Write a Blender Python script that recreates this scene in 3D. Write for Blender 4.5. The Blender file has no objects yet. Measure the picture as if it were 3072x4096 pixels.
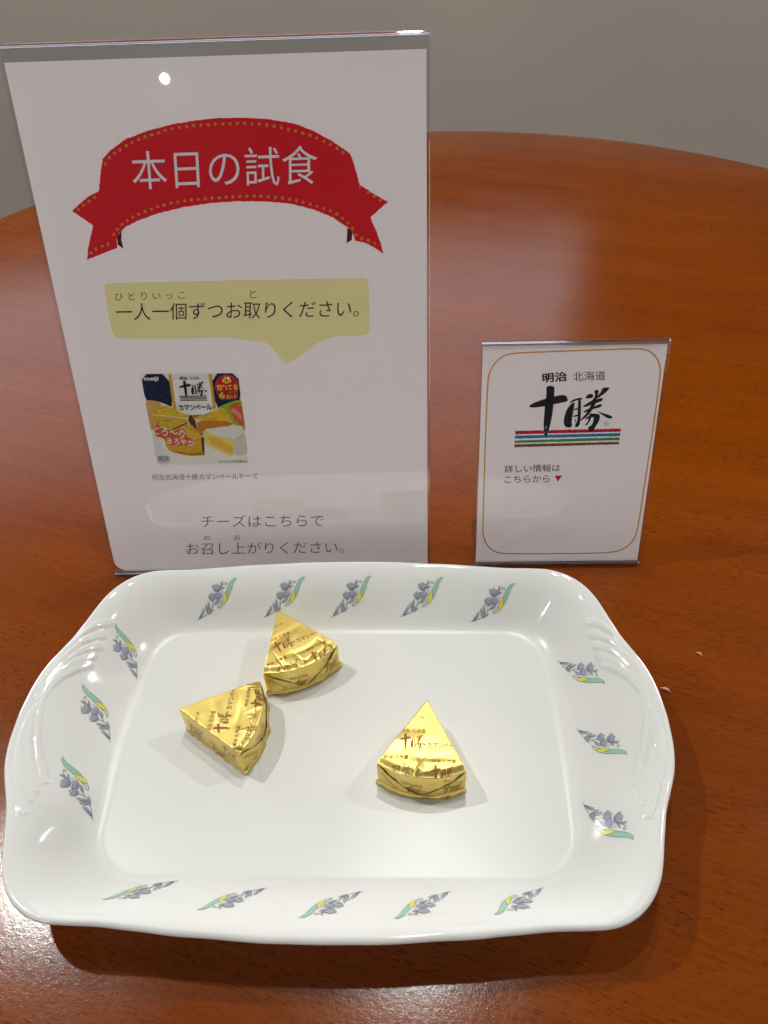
import bpy, bmesh, math, random
from math import sin, cos, pi, radians
from mathutils import Vector, Matrix, noise
from mathutils.bvhtree import BVHTree
from mathutils.geometry import tessellate_polygon
import numpy as np
random.seed(7)
D = {'band':[[40.6,254.78],[45.15,258.37],[54.34,263.63],[65.8,266.95],[78.41,269.61],[90.76,271.06],[102.98,271.91],[116.39,271.77],[129.7,270.57],[141.61,268.44],[152.09,264.54],[161.24,259.43],[169.78,253.66],[172.2,246.74],[174.18,238.45],[174.33,228.75],[173.38,219.52],[170.57,210.84],[169.19,214.94],[167.3,217.01],[159.08,222.58],[149.47,226.81],[135.68,230.47],[121.75,231.77],[107.74,232.16],[93.61,231.64],[79.29,230.07],[64.68,227.18],[54.22,224.15],[46.53,221.02],[42.35,217.77],[40.28,214.44],[39.97,210.48],[36.17,211.82],[33.88,220.7],[33.73,230.02],[35.8,240.37],[38.53,249.21]],
'tail_l':[[35.87,239.34],[29.77,236.92],[24.14,233.56],[19.08,229.76],[23.38,226.6],[28.88,222.18],[26.23,216.18],[23.53,210.1],[21.9,204.33],[27.89,206.53],[34.07,208.44],[39.77,210.21],[38.52,216.52],[35.54,223.33]],
'dark_l':[[43.83,218.81],[40.81,216.46],[40.42,212.11],[43.13,209.57],[42.86,214.36]],
'tail_r':[[174.46,238.44],[180.71,234.41],[188.95,229.65],[183.93,225.86],[179.29,222.29],[181.51,216.62],[184.14,209.79],[185.67,203.16],[181.17,206.45],[175.53,209.34],[170.27,210.44],[170.08,215.59],[172.82,226.17]],
'dark_r':[[166.6,217.3],[169.21,215.35],[168.72,210.89],[165.76,209.2]],
'stitch':[[[40.82,251.66],[43.87,255.31],[51.52,259.43],[58.93,262.65],[66.8,264.87],[75.3,267.05],[83.6,268.26],[91.8,268.87],[103.99,269.25],[116.77,269.14],[128.77,267.96],[137.37,266.16],[145.31,264.13],[153.22,261.24],[160.86,257.61],[168.37,252.84]],
[[38.52,216.52],[42.14,220.47],[49.43,225.22],[57.81,228.43],[65.97,230.7],[76.91,233.01],[89.7,233.96],[102.39,234.39],[115.04,234.68],[127.57,233.95],[135.86,232.68],[144.12,230.63],[151.68,228.33],[159.94,225.2],[167.44,219.96],[170.33,214.91],[171.64,212.17],[175.6,211.11],[179.85,209.91],[183.35,207.35]],
[[21.95,229.95],[25.77,232.6],[30.02,234.7],[33.96,236.8]],
[[24.03,207.61],[28.0,209.98],[31.78,211.53],[35.59,212.52]],
[[177.67,235.14],[181.76,232.7],[185.47,230.39]]],
'bubble':[[28.44,189.43],[29.42,191.13],[31.69,191.69],[93.02,191.36],[174.55,190.6],[176.41,189.69],[177.07,187.21],[176.81,162.51],[175.92,159.67],[173.25,158.17],[151.43,158.11],[129.53,143.62],[127.43,142.32],[125.58,144.0],[115.08,158.7],[31.52,160.19],[28.94,161.84],[27.63,165.28],[28.26,181.93]],
'pack':[['cream',[[40.36,139.12],[97.94,137.99],[97.83,79.11],[40.71,80.51]]],['paper',[[40.38,102.15],[40.71,80.51],[46.65,80.47],[47.67,90.38],[42.78,100.36]]],['navy',[[40.36,139.12],[56.75,138.68],[56.35,117.61],[52.35,119.82],[47.92,121.87],[43.84,122.7],[40.18,122.9]]],['tan',[[40.18,122.9],[43.84,122.7],[47.92,121.87],[50.24,119.88],[44.15,115.05],[42.43,111.17],[43.28,106.63],[40.38,102.15],[40.23,112.35]]],['green',[[82.16,116.53],[88.24,119.41],[93.73,121.19],[98.01,121.78],[98.2,114.15],[98.65,106.28],[98.09,101.17],[96.0,104.08],[91.33,105.34],[89.47,112.15],[85.86,117.26]]],['tomato',[[90.14,117.7],[92.48,119.57],[97.91,119.97],[97.83,104.14],[95.13,105.8],[92.19,108.14],[90.93,113.23],[89.88,115.49]]],['salmon',[[90.41,115.47],[93.71,116.49],[95.56,114.22],[96.89,111.95],[97.31,108.57],[96.04,109.17],[93.25,112.61],[91.0,113.79]]],['foil1',[[43.09,115.07],[46.1,117.22],[50.2,119.6],[56.71,117.21],[62.6,113.99],[65.61,112.79],[65.02,110.56],[58.02,111.88],[49.66,112.94],[43.07,113.4]]],['brown',[[65.37,112.91],[67.74,112.73],[68.48,110.47],[68.99,101.95],[71.49,101.31],[71.9,98.43],[66.99,103.72],[64.0,109.01]]],['foil2',[[42.31,112.02],[43.25,112.83],[49.6,112.55],[57.93,111.32],[64.15,110.02],[64.26,109.01],[58.32,106.79],[52.5,103.82],[50.0,105.03],[43.28,106.63]]],['brown',[[52.27,103.77],[63.93,108.56],[64.24,107.77],[53.48,103.23]]],['foil3',[[53.48,103.23],[64.83,108.09],[72.17,98.43],[71.16,86.22],[61.72,85.89],[52.28,88.49],[48.3,90.94],[47.79,97.93],[42.78,100.36],[42.29,105.52],[50.0,105.03]]],['foil1',[[56.65,102.86],[64.19,106.63],[70.1,99.06],[60.74,94.11],[55.6,95.98]]],['brown',[[70.46,97.78],[72.46,98.53],[71.16,86.22],[69.95,86.14]]],['foil4',[[52.28,88.49],[61.72,85.89],[71.16,86.22],[71.1,88.58],[61.97,87.65],[49.43,91.21]]],['foil2',[[66.67,112.76],[73.33,112.81],[67.95,110.48]]],['foil1',[[66.84,110.23],[74.39,112.72],[79.68,114.54],[85.36,117.49],[89.08,113.28],[90.85,108.07],[85.76,107.92],[69.41,109.49]]],['amber',[[69.41,109.49],[90.83,107.95],[90.79,105.35],[82.68,104.72],[72.79,102.99],[72.06,99.58],[68.97,102.52]]],['rind',[[72.87,103.56],[81.0,104.2],[95.65,105.68],[97.74,102.89],[95.95,98.94],[90.26,96.33],[82.84,97.45],[77.76,99.89]]],['curd',[[72.83,103.28],[77.76,99.89],[90.26,96.33],[90.44,93.31],[89.17,84.86],[84.22,86.76],[76.56,90.77],[72.62,93.79],[72.22,99.57]]],['curd2',[[74.48,99.51],[80.7,97.62],[85.04,93.46],[89.16,91.6],[88.8,86.34],[82.92,89.43],[75.86,93.7]]],['rind2',[[90.26,96.33],[96.02,99.51],[97.82,101.18],[98.37,89.02],[96.69,86.13],[89.45,84.85]]],['goldstrip',[[56.75,138.68],[58.3,138.63],[58.21,115.95],[56.93,116.93],[56.35,117.61]]],['white',[[58.3,138.63],[80.46,138.3],[80.63,115.73],[77.5,114.15],[73.11,113.15],[67.75,112.85],[62.56,113.71],[58.21,115.95]]],['goldstrip',[[80.46,138.3],[82.17,138.31],[82.16,116.53],[80.52,115.68]]],['navy',[[82.17,138.31],[97.94,137.99],[98.0,121.68],[93.73,121.19],[88.24,119.41],[82.16,116.53]]],['redglow',[[42.22,106.66],[45.6,107.7],[47.19,104.25],[54.42,102.34],[59.05,104.5],[62.09,103.28],[61.42,98.71],[66.63,97.42],[66.41,93.96],[62.73,92.89],[49.26,93.54],[48.87,97.9],[42.15,99.81]]]],
'badge':[['badgerim',[[97.43,129.97],[97.21,128.84],[96.83,127.74],[96.29,126.7],[95.6,125.74],[94.78,124.89],[93.86,124.17],[92.85,123.6],[91.78,123.19],[90.67,122.95],[89.56,122.89],[88.47,123.01],[87.44,123.31],[86.47,123.77],[85.61,124.4],[84.86,125.16],[84.26,126.05],[83.81,127.04],[83.53,128.1],[83.41,129.21],[83.47,130.34],[83.7,131.47],[84.1,132.56],[84.65,133.59],[85.35,134.53],[86.16,135.36],[87.08,136.06],[88.08,136.62],[89.14,137.02],[90.23,137.26],[91.33,137.31],[92.4,137.2],[93.42,136.91],[94.38,136.45],[95.24,135.84],[95.98,135.09],[96.59,134.22],[97.05,133.25],[97.34,132.2],[97.47,131.1]]],['badgerim',[[90.08,124.95],[89.99,124.5],[89.83,124.05],[89.62,123.63],[89.35,123.24],[89.02,122.89],[88.66,122.6],[88.27,122.37],[87.85,122.2],[87.42,122.11],[86.99,122.08],[86.57,122.13],[86.16,122.25],[85.79,122.44],[85.46,122.69],[85.17,123.0],[84.93,123.36],[84.76,123.76],[84.65,124.19],[84.61,124.64],[84.63,125.1],[84.73,125.56],[84.88,126.0],[85.1,126.42],[85.37,126.81],[85.69,127.15],[86.06,127.44],[86.45,127.67],[86.86,127.83],[87.29,127.93],[87.72,127.96],[88.14,127.91],[88.54,127.79],[88.91,127.6],[89.25,127.35],[89.53,127.05],[89.77,126.69],[89.94,126.29],[90.05,125.86],[90.1,125.41]]],['badgerim',[[86.05,127.13],[96.68,128.47],[96.11,123.59],[94.91,122.25],[86.48,122.21]]],['red',[[97.17,129.97],[96.96,128.89],[96.59,127.83],[96.07,126.83],[95.41,125.91],[94.62,125.09],[93.73,124.4],[92.76,123.85],[91.73,123.45],[90.66,123.22],[89.6,123.16],[88.55,123.28],[87.55,123.56],[86.62,124.01],[85.79,124.61],[85.07,125.35],[84.49,126.2],[84.06,127.15],[83.79,128.18],[83.68,129.25],[83.73,130.34],[83.96,131.42],[84.34,132.47],[84.87,133.46],[85.54,134.36],[86.32,135.17],[87.21,135.85],[88.17,136.38],[89.19,136.77],[90.24,136.99],[91.29,137.05],[92.33,136.94],[93.31,136.66],[94.23,136.22],[95.06,135.63],[95.77,134.91],[96.36,134.07],[96.8,133.13],[97.09,132.12],[97.21,131.06]]],['red',[[89.76,124.96],[89.68,124.55],[89.55,124.16],[89.36,123.78],[89.11,123.44],[88.83,123.13],[88.51,122.87],[88.16,122.67],[87.79,122.52],[87.41,122.43],[87.03,122.41],[86.66,122.45],[86.3,122.56],[85.97,122.73],[85.67,122.95],[85.42,123.22],[85.21,123.54],[85.06,123.9],[84.96,124.28],[84.93,124.68],[84.95,125.09],[85.03,125.5],[85.17,125.9],[85.36,126.27],[85.6,126.61],[85.89,126.92],[86.21,127.17],[86.55,127.38],[86.92,127.52],[87.3,127.61],[87.68,127.63],[88.05,127.59],[88.41,127.48],[88.74,127.32],[89.03,127.1],[89.28,126.82],[89.49,126.51],[89.65,126.15],[89.74,125.77],[89.78,125.37]]],['red',[[86.25,127.13],[96.37,128.48],[95.81,123.71],[94.74,122.59],[86.52,122.53]]],['white',[[91.05,133.99],[91.46,136.27],[91.75,136.2],[92.03,136.09],[92.3,135.95],[92.54,135.77],[92.76,135.57],[92.95,135.33],[93.1,135.08]]],['yellow',[[91.18,133.6],[93.3,134.58],[93.36,134.27],[93.39,133.96],[93.37,133.64],[93.33,133.32],[93.24,133.01],[93.12,132.7],[92.96,132.41]]],['yellow',[[90.73,133.27],[92.04,132.62],[91.9,132.49],[91.74,132.37],[91.57,132.27],[91.4,132.19],[91.21,132.12],[91.02,132.08],[90.82,132.05]]],['yellow',[[90.73,133.27],[90.33,132.06],[90.15,132.1],[89.97,132.16],[89.8,132.23],[89.64,132.32],[89.5,132.43],[89.37,132.56],[89.26,132.69]]],['yellow',[[90.36,133.68],[88.24,132.71],[88.18,133.01],[88.16,133.33],[88.17,133.65],[88.22,133.97],[88.31,134.28],[88.43,134.58],[88.59,134.88]]],['yellow',[[90.64,134.03],[88.93,135.34],[89.17,135.57],[89.43,135.78],[89.7,135.95],[89.99,136.1],[90.3,136.2],[90.61,136.27],[90.92,136.31]]]],
'chillbox':[[42.08,86.17],[49.11,86.05],[48.93,83.45],[41.87,83.58]],
'packlogo':[[61.6,134.38],[78.33,134.09],[61.67,124.08]],
'packstripe':[['red',[[61.2,125.19],[77.56,124.85],[77.54,124.31],[61.22,124.59]]],['blue',[[61.29,124.36],[77.61,124.03],[77.64,123.49],[61.31,123.82]]],['leafgreen',[[61.32,123.54],[77.66,123.21],[77.63,122.66],[61.34,122.94]]],['stripebrown',[[61.33,122.55],[77.63,122.22],[77.61,121.68],[61.35,121.95]]]],
'border':[[19.97,144.58],[57.71,145.27],[91.11,145.89],[96.91,144.56],[101.96,140.48],[104.78,134.61],[105.42,128.72],[105.61,101.19],[105.28,66.86],[104.73,28.33],[103.68,19.73],[98.6,12.51],[89.61,9.19],[52.89,9.04],[17.71,9.37],[11.18,11.62],[6.27,17.07],[3.95,24.85],[3.91,36.28],[3.43,85.88],[3.52,127.32],[4.44,133.64],[8.03,139.84],[13.19,143.46]],
'regring':[[78.26,99.71],[78.26,99.3],[78.15,98.92],[77.94,98.59],[77.66,98.35],[77.32,98.19],[76.93,98.14],[76.54,98.21],[76.16,98.37],[75.83,98.63],[75.55,98.96],[75.36,99.35],[75.27,99.76],[75.28,100.17],[75.39,100.55],[75.59,100.88],[75.88,101.12],[76.22,101.28],[76.6,101.32],[76.99,101.26],[77.37,101.1],[77.71,100.84],[77.98,100.51],[78.17,100.13]],
'tri':[[47.99,65.48],[52.69,65.67],[50.25,61.41]],
'stripes':[['red',[[21.6,96.0],[86.09,96.49],[86.01,94.38],[21.64,93.72]]],['blue',[[21.6,92.87],[85.95,93.54],[86.01,91.59],[21.54,90.91]]],['leafgreen',[[21.53,89.72],[86.02,90.75],[86.07,88.87],[21.54,88.0]]],['stripebrown',[[21.5,87.15],[85.95,87.85],[85.98,86.14],[21.52,85.17]]]],
'logo_mm':[[[28.98,111.86],[30.03,112.75],[31.69,113.8],[34.04,114.66],[36.73,115.7],[38.91,116.38],[41.44,117.05],[44.13,117.72],[46.84,118.21],[49.56,118.45],[50.79,117.97],[51.68,116.7],[52.11,115.26],[51.77,114.36],[49.92,113.86],[47.21,113.36],[44.5,112.79],[41.79,112.19],[38.74,111.44],[35.99,111.2],[33.6,110.88],[31.53,110.73],[29.62,111.02]],
[[38.69,122.97],[39.23,124.03],[40.57,124.29],[42.28,124.22],[43.28,123.6],[43.67,122.53],[43.68,120.05],[43.78,116.47],[43.74,112.88],[43.68,109.98],[43.54,107.07],[43.27,103.78],[42.81,100.48],[42.47,97.89],[41.78,95.29],[41.57,93.43],[40.44,91.94],[39.48,93.09],[38.99,95.71],[38.63,99.43],[38.59,103.49],[38.62,107.16],[38.61,110.79],[38.71,114.4],[38.95,117.27],[38.92,120.13]],
[[53.25,113.15],[53.68,114.15],[54.96,115.21],[56.62,115.9],[58.29,116.41],[59.82,116.56],[60.63,116.26],[60.59,115.54],[59.93,115.3],[58.41,115.08],[56.73,114.64],[55.24,113.95],[54.09,113.35]],
[[55.72,113.58],[56.2,113.57],[56.34,111.94],[56.18,109.78],[55.96,107.6],[55.8,105.41],[55.63,102.48],[55.58,100.64],[56.02,99.52],[55.97,98.41],[55.06,97.69],[53.68,97.52],[52.23,98.1],[51.27,99.23],[50.77,101.09],[50.77,103.29],[51.08,105.85],[51.6,108.03],[52.46,110.2],[53.69,111.99],[54.8,113.13]],
[[58.38,115.33],[59.81,115.49],[60.21,113.32],[60.47,110.43],[60.63,107.52],[60.79,104.6],[60.81,101.66],[60.66,99.45],[59.9,98.16],[58.55,97.63],[57.89,98.01],[57.94,99.86],[58.78,100.96],[58.94,103.16],[58.78,106.09],[58.6,109.01],[58.48,112.27]],
[[56.13,109.6],[58.67,110.17],[58.77,109.01],[56.19,108.87]],
[[56.09,105.22],[58.85,106.09],[58.91,104.63],[56.05,104.49]],
[[57.26,103.74],[57.93,102.81],[58.44,100.96],[58.12,100.6],[57.54,102.08]],
[[62.42,116.16],[63.28,117.93],[64.57,118.8],[65.93,118.85],[67.08,118.22],[67.15,116.79],[65.85,116.17],[64.15,115.95]],
[[67.42,120.35],[67.76,121.13],[69.1,121.32],[69.98,121.02],[69.99,119.24],[69.62,117.82],[69.01,115.33],[68.12,113.91],[67.09,113.93],[66.04,114.12],[66.95,115.37],[68.01,116.78],[68.18,118.56]],
[[70.27,118.17],[71.59,120.28],[72.07,122.22],[73.39,122.63],[75.08,122.7],[76.18,122.61],[76.2,121.8],[75.0,120.22],[73.46,118.65],[71.55,117.26],[70.29,116.21],[68.67,115.34],[67.91,116.07],[68.83,117.12]],
[[61.46,110.96],[62.79,112.2],[64.72,113.61],[67.0,114.83],[69.33,115.51],[71.34,116.01],[72.51,116.28],[73.09,115.62],[72.86,114.55],[71.23,113.68],[68.89,113.0],[67.25,112.3],[65.27,111.43],[63.27,110.74],[61.9,110.59]],
[[68.12,113.91],[69.49,113.89],[68.67,111.74],[67.85,109.58],[66.37,107.06],[64.84,104.9],[63.25,103.46],[61.14,101.84],[60.57,102.4],[62.45,104.57],[64.29,107.1],[65.44,109.62],[66.26,111.78],[67.16,113.21]],
[[61.84,107.5],[63.45,108.75],[65.42,109.8],[67.75,110.67],[70.05,111.72],[72.04,112.48],[72.84,112.03],[72.81,110.95],[71.25,110.07],[68.89,109.56],[66.56,108.7],[64.59,107.64],[62.92,107.05]],
[[70.5,107.9],[71.85,107.52],[74.01,106.57],[76.51,105.8],[78.66,105.11],[79.78,104.29],[80.23,103.36],[79.22,103.01],[77.47,103.23],[75.64,104.17],[73.41,105.67],[71.56,106.98]],
[[65.92,106.34],[67.28,106.61],[68.0,106.31],[70.24,106.34],[71.84,105.88],[72.47,104.77],[72.34,102.57],[71.7,100.38],[70.66,98.55],[69.97,96.7],[69.08,95.04],[67.9,94.69],[66.62,95.27],[65.95,96.77],[66.18,98.06],[67.52,98.6],[68.29,99.69],[68.63,101.53],[68.8,103.37],[68.36,104.29],[67.03,103.76],[65.36,103.06],[63.66,102.72],[63.44,103.27],[64.9,104.35],[65.88,104.88]],
[[66.51,105.6],[67.55,105.58],[67.1,103.03],[66.27,100.83],[65.05,99.01],[64.04,98.65],[63.9,99.4],[64.91,100.49],[65.61,102.32],[65.95,104.15]]],
'logo_box':[28.98,91.94,80.23,124.29],
'text':[[1,'heading_text','本日の試食','heading',[[55.61,257.84],[153.14,258.07],[54.09,239.35]],-0.003],[1,'notice_text','一人一個ずつお取りください。','ink',[[33.09,180.28],[171.9,178.63],[31.67,170.75]],-0.004],[1,'reading_text','ひ と り い っ こ','ink',[[33.95,186.17],[73.46,186.08],[33.43,182.04]],-0.008],[1,'reading_text','と','ink',[[109.91,185.83],[113.73,185.85],[109.53,181.22]],-0.008],[1,'caption_text','明治北海道十勝カマンベールチーズ','ink2',[[36.19,74.23],[103.1,73.38],[35.77,70.0]],-0.006],[1,'notice_text','チーズはこちらで','ink2',[[62.95,44.29],[142.76,43.01],[62.21,35.66]],-0.008],[1,'reading_text','め','ink2',[[62.83,29.41],[67.16,29.46],[62.47,25.68]],-0.008],[1,'reading_text','あ','ink2',[[82.47,29.23],[86.79,29.29],[82.13,25.16]],-0.008],[1,'notice_text','お召し上がりください。','ink2',[[50.43,24.11],[154.88,22.73],[49.42,15.16]],-0.008],[1,'pack_text','meiji','white',[[42.07,137.58],[50.72,137.35],[41.75,134.49]],0.03],[1,'pack_text','明治','ink',[[63.14,137.01],[67.87,136.99],[62.99,134.98]],0.02],[1,'pack_text','北海道','ink',[[68.98,136.75],[74.89,136.69],[68.88,134.99]],0.0],[1,'pack_text','カマンベール','ink',[[59.85,119.73],[79.71,119.64],[59.95,115.85]],0.02],[1,'pack_text','切れてる','yellow',[[84.51,131.5],[96.76,131.44],[84.46,127.83]],0.025],[1,'pack_text','タイプ','yellow',[[91.2,127.26],[95.6,127.31],[91.24,125.9]],0.01],[1,'pack_text','6','yellow',[[85.51,127.04],[88.76,127.06],[85.33,123.11]],0.01],[1,'pack_text','個入り','yellow',[[89.23,125.3],[95.37,125.36],[89.1,123.01]],0.01],[1,'pack_text','とろ〜り','white',[[43.09,107.09],[61.55,103.29],[41.61,101.43]],0.01],[1,'pack_text','まろやか','white',[[49.68,98.91],[66.37,96.74],[49.23,94.71]],0.01],[1,'pack_text','要冷蔵','ink',[[42.46,85.81],[48.68,85.7],[42.44,84.04]],0.0],[1,'pack_text','(10℃以下)','ink',[[41.83,82.98],[48.94,82.85],[41.8,81.8]],0.0],[1,'pack_text','盛り付け例','ink',[[79.74,82.45],[87.07,82.37],[79.73,81.02]],0.0],[1,'pack_text','内容量90g','ink',[[88.18,82.46],[97.47,82.33],[88.14,80.74]],0.0],[2,'brand_text','明治','ink',[[35.5,132.15],[50.27,132.99],[36.06,126.12]],0.03],[2,'brand_text','北海道','ink',[[53.66,132.62],[72.69,132.99],[54.38,126.92]],0.0],[2,'notice_text','詳しい情報は','ink',[[15.89,73.22],[50.85,73.58],[16.29,68.17]],0.0],[2,'notice_text','こちらから','ink',[[16.4,65.85],[44.68,66.15],[16.7,61.0]],0.0],[2,'mark_text','R','ink',[[76.13,100.58],[77.3,100.65],[76.32,98.74]],0.0]],
'motif_anchor':[[-94.21,79.52,-69.04,97.65],[-52.64,81.25,-26.91,99.11],[-11.16,81.51,13.93,99.53],[31.62,81.52,58.18,97.88],[74.28,78.5,101.63,93.76],[-121.6,37.63,-136.82,65.22],[-125.3,-3.48,-144.61,24.72],[-121.94,-46.56,-142.69,-18.4],[123.24,49.58,143.56,25.12],[126.76,5.2,146.22,-17.98],[123.07,-36.06,139.12,-62.5],[-72.67,-74.95,-100.92,-88.99],[-29.69,-78.59,-56.6,-94.01],[15.11,-79.82,-11.35,-97.49],[55.56,-79.79,29.71,-97.68],[98.43,-77.37,72.44,-95.79]],
'motif':{'end':[25.62,25.82],
'halo':[[12.26,16.66],[15.04,18.98],[17.59,17.49],[16.7,14.3],[14.35,13.31],[13.1,15.27]],
'green':[[25.62,25.82],[23.91,25.86],[22.44,24.75],[20.99,22.96],[19.96,20.24],[18.87,17.53],[19.15,15.91],[19.26,13.9],[19.44,12.31],[20.54,14.14],[21.43,16.36],[22.29,18.88],[23.13,21.96],[24.16,24.27]],
'yellow':[[18.87,17.53],[17.56,15.05],[16.67,12.21],[16.49,8.81],[17.26,9.24],[18.35,10.48],[19.36,12.31],[19.26,13.9],[19.15,15.91]],
'tulips':[[[9.46,20.43],[11.2,20.26],[12.46,22.08],[13.75,20.55],[15.33,20.99],[14.91,18.85],[14.18,17.57],[12.69,16.8],[11.41,17.02],[10.49,18.43]],
[[7.18,13.99],[8.18,14.37],[9.63,16.22],[10.76,14.65],[11.91,15.2],[12.01,13.19],[11.13,11.57],[9.82,11.21],[8.54,11.79],[7.93,13.14]],
[[11.19,15.98],[12.67,15.33],[14.38,16.63],[15.22,15.29],[16.58,14.53],[15.41,13.16],[14.12,12.18],[12.42,12.49],[11.59,13.57]]],
'leaves':[[[4.35,7.37],[5.1,6.31],[4.64,4.28],[3.21,2.0],[1.28,0.61],[1.92,2.4],[3.23,4.86]],
[[5.68,9.35],[6.93,7.72],[7.23,5.34],[6.87,4.03],[6.03,5.72],[5.43,7.7]],
[[7.33,11.53],[8.35,9.67],[8.43,7.34],[8.09,5.35],[7.34,6.93],[6.97,9.28]],
[[11.13,6.47],[9.89,4.96],[8.16,3.72],[6.44,3.7],[7.96,5.14],[9.48,6.16]],
[[15.26,12.07],[14.09,10.1],[12.14,9.27],[10.93,9.2],[12.4,10.81],[13.9,11.77]],
[[15.98,23.81],[16.31,22.11],[15.89,20.71],[15.46,21.0],[15.32,22.31]],
[[18.03,20.08],[17.17,18.8],[15.67,18.34],[14.91,18.56],[15.89,19.52]]],
'lines':[[[0.0,0.0],[1.49,0.61],[3.85,1.79],[6.65,3.5],[7.96,5.14],[9.94,7.54],[11.73,10.04],[13.05,11.64]],
[[9.94,7.54],[10.07,9.28],[10.25,11.2]],
[[13.11,16.49],[14.39,17.37],[15.25,18.66],[15.89,20.37],[16.95,21.91],[18.23,22.81],[19.17,22.53],[19.31,21.51],[18.58,21.37],[17.89,21.71]],
[[16.54,12.21],[15.79,10.18],[14.49,8.72],[12.96,7.25],[14.9,7.41],[16.49,8.69]]]},'strands':[[[159.42,9.05],[158.41,16.14],[154.95,23.97],[150.5,30.26],[144.2,36.46]],
[[161.35,9.24],[159.44,18.58],[155.51,27.17],[151.06,33.97],[143.24,41.8]],
[[162.81,10.97],[159.39,24.04],[153.59,35.78],[147.9,43.06],[141.61,48.59]],
[[164.31,12.76],[160.86,25.79],[154.67,38.86],[148.73,48.8],[141.16,55.83]],
[[165.71,13.96],[162.51,25.51],[157.41,41.12],[151.66,52.32],[145.23,60.25],[139.93,63.96]]],
'strands2':[[[159.03,8.49],[158.08,-1.23],[154.89,-13.35],[150.53,-23.54],[145.05,-33.89]],
[[160.05,8.21],[160.81,-1.97],[158.56,-14.46],[154.14,-26.08],[146.53,-39.76]],
[[161.93,4.41],[162.34,-6.92],[160.29,-18.08],[155.75,-29.74],[146.99,-45.67]],
[[162.78,0.91],[162.71,-12.17],[160.05,-24.4],[155.64,-36.09],[147.25,-52.39]]],
'wedge':[[-0.0655,0.2972,-0.6321],[-0.1133,0.2314,0.3805],[0.0193,0.2314,-1.1912]],
'foil':{'main':[[-12.0,-18.43],[0.35,-17.85],[-11.79,-21.09]],
'logo':[[-12.76,-22.02],[0.43,-21.17],[-11.59,-31.02]],
'kama':[[2.02,-25.37],[18.09,-24.44],[2.27,-28.64]],
'second':[[4.87,-34.56],[16.8,-33.49],[5.02,-36.58]],
'logo2':[[3.98,-37.93],[16.68,-36.93],[4.87,-46.07]],
'ber':[[-12.44,-11.16],[-0.8,-10.15],[-12.27,-12.86]]},'cam':{'right':[0.9992868480401393,-0.025596302236179914,-0.02776012690600585],
'up':[0.037759705163089116,0.6773900397950686,0.7346542987367812],
'fwd':[0.0,0.7351785927910778,-0.6778734665863022],
'H':0.3766795497821254,'lens':26.894324385896503},'s1':[-0.18177312689016245,0.3552606751836014,-0.021033842527240623,0.27002247551882225],
's2':[0.06000071317797776,0.35136353932440706,-0.037808289310575546,0.2883318518391009],
'wR':0.04459849289920963,'wh':0.020365817696761247,'rim':[[0.0,0.10711],[0.0179,0.10691],[0.04475,0.10552],[0.06962,0.10393],[0.08155,0.10283],[0.09597,0.10154],[0.11138,0.10114],[0.11835,0.10074],[0.1263,0.09855],[0.13376,0.09418],[0.13973,0.08801],[0.1442,0.08055],[0.14699,0.0731],[0.14947,0.06444],[0.15216,0.05569],[0.15395,0.05022],[0.15793,0.04147],[0.1627,0.03033],[0.16548,0.0184],[0.16648,0.00646],[0.16678,0.0]],
'plate':[-0.0276,0.2215,-0.04508,0.115,0.0715,0.024,0.006,0.032]}
sc = bpy.context.scene
col = sc.collection
V = Vector

# ---------------------------------------------------------------- camera
cam = bpy.data.cameras.new('camera')
co = bpy.data.objects.new('camera', cam); col.objects.link(co)
R_, U_, F_ = (V(D['cam'][k]) for k in ('right', 'up', 'fwd'))
co.matrix_world = Matrix(((R_.x, U_.x, -F_.x, 0), (R_.y, U_.y, -F_.y, 0), (R_.z, U_.z, -F_.z, D['cam']['H']), (0, 0, 0, 1)))
cam.sensor_fit = 'VERTICAL'; cam.sensor_height = 36; cam.lens = D['cam']['lens']
cam.clip_start = .01; cam.clip_end = 50
cam.dof.use_dof = True; cam.dof.focus_distance = .44; cam.dof.aperture_fstop = 22
sc.camera = co
sc.view_settings.view_transform = 'Standard'; sc.view_settings.look = 'None'
sc.view_settings.exposure = -.14; sc.view_settings.gamma = 1
try:
    sc.cycles.max_bounces = 10; sc.cycles.transparent_max_bounces = 24; sc.cycles.sample_clamp_indirect = 4
    sc.cycles.caustics_reflective = True; sc.cycles.caustics_refractive = False
except Exception: pass

# ---------------------------------------------------------------- light: the ambient room and its round downlights
w = bpy.data.worlds.new('World'); sc.world = w; w.use_nodes = True
w.node_tree.nodes['Background'].inputs[0].default_value = (1.0, .93, .86, 1)
w.node_tree.nodes['Background'].inputs[1].default_value = .03
CEIL = 1.85
def lamp(name, x, y, power, size=.055, tint=(.985, .985, .945)):
    l = bpy.data.lights.new(name, 'AREA'); l.shape = 'DISK'; l.size = size; l.energy = power; l.color = tint
    o = bpy.data.objects.new(name, l); o.location = (x, y, CEIL - .01); col.objects.link(o)
lamp('downlight', .08, .99, 7)
lamp('downlight', .03, .58, 6.5)
lamp('downlight', -1.06, .78, 17)
lamp('downlight', 1.75, .85, 15)
lamp('downlight', 1.54, -1.02, 4)
lamp('downlight', -1.68, -.86, 4)

pl_ = bpy.data.lights.new('wall_lamp', 'POINT'); pl_.shadow_soft_size = .018; pl_.energy = 1.3; pl_.color = (1, .96, .9)
po_ = bpy.data.objects.new('wall_lamp', pl_); po_.location = (-.92, -2.42, 1.22); col.objects.link(po_)

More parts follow.
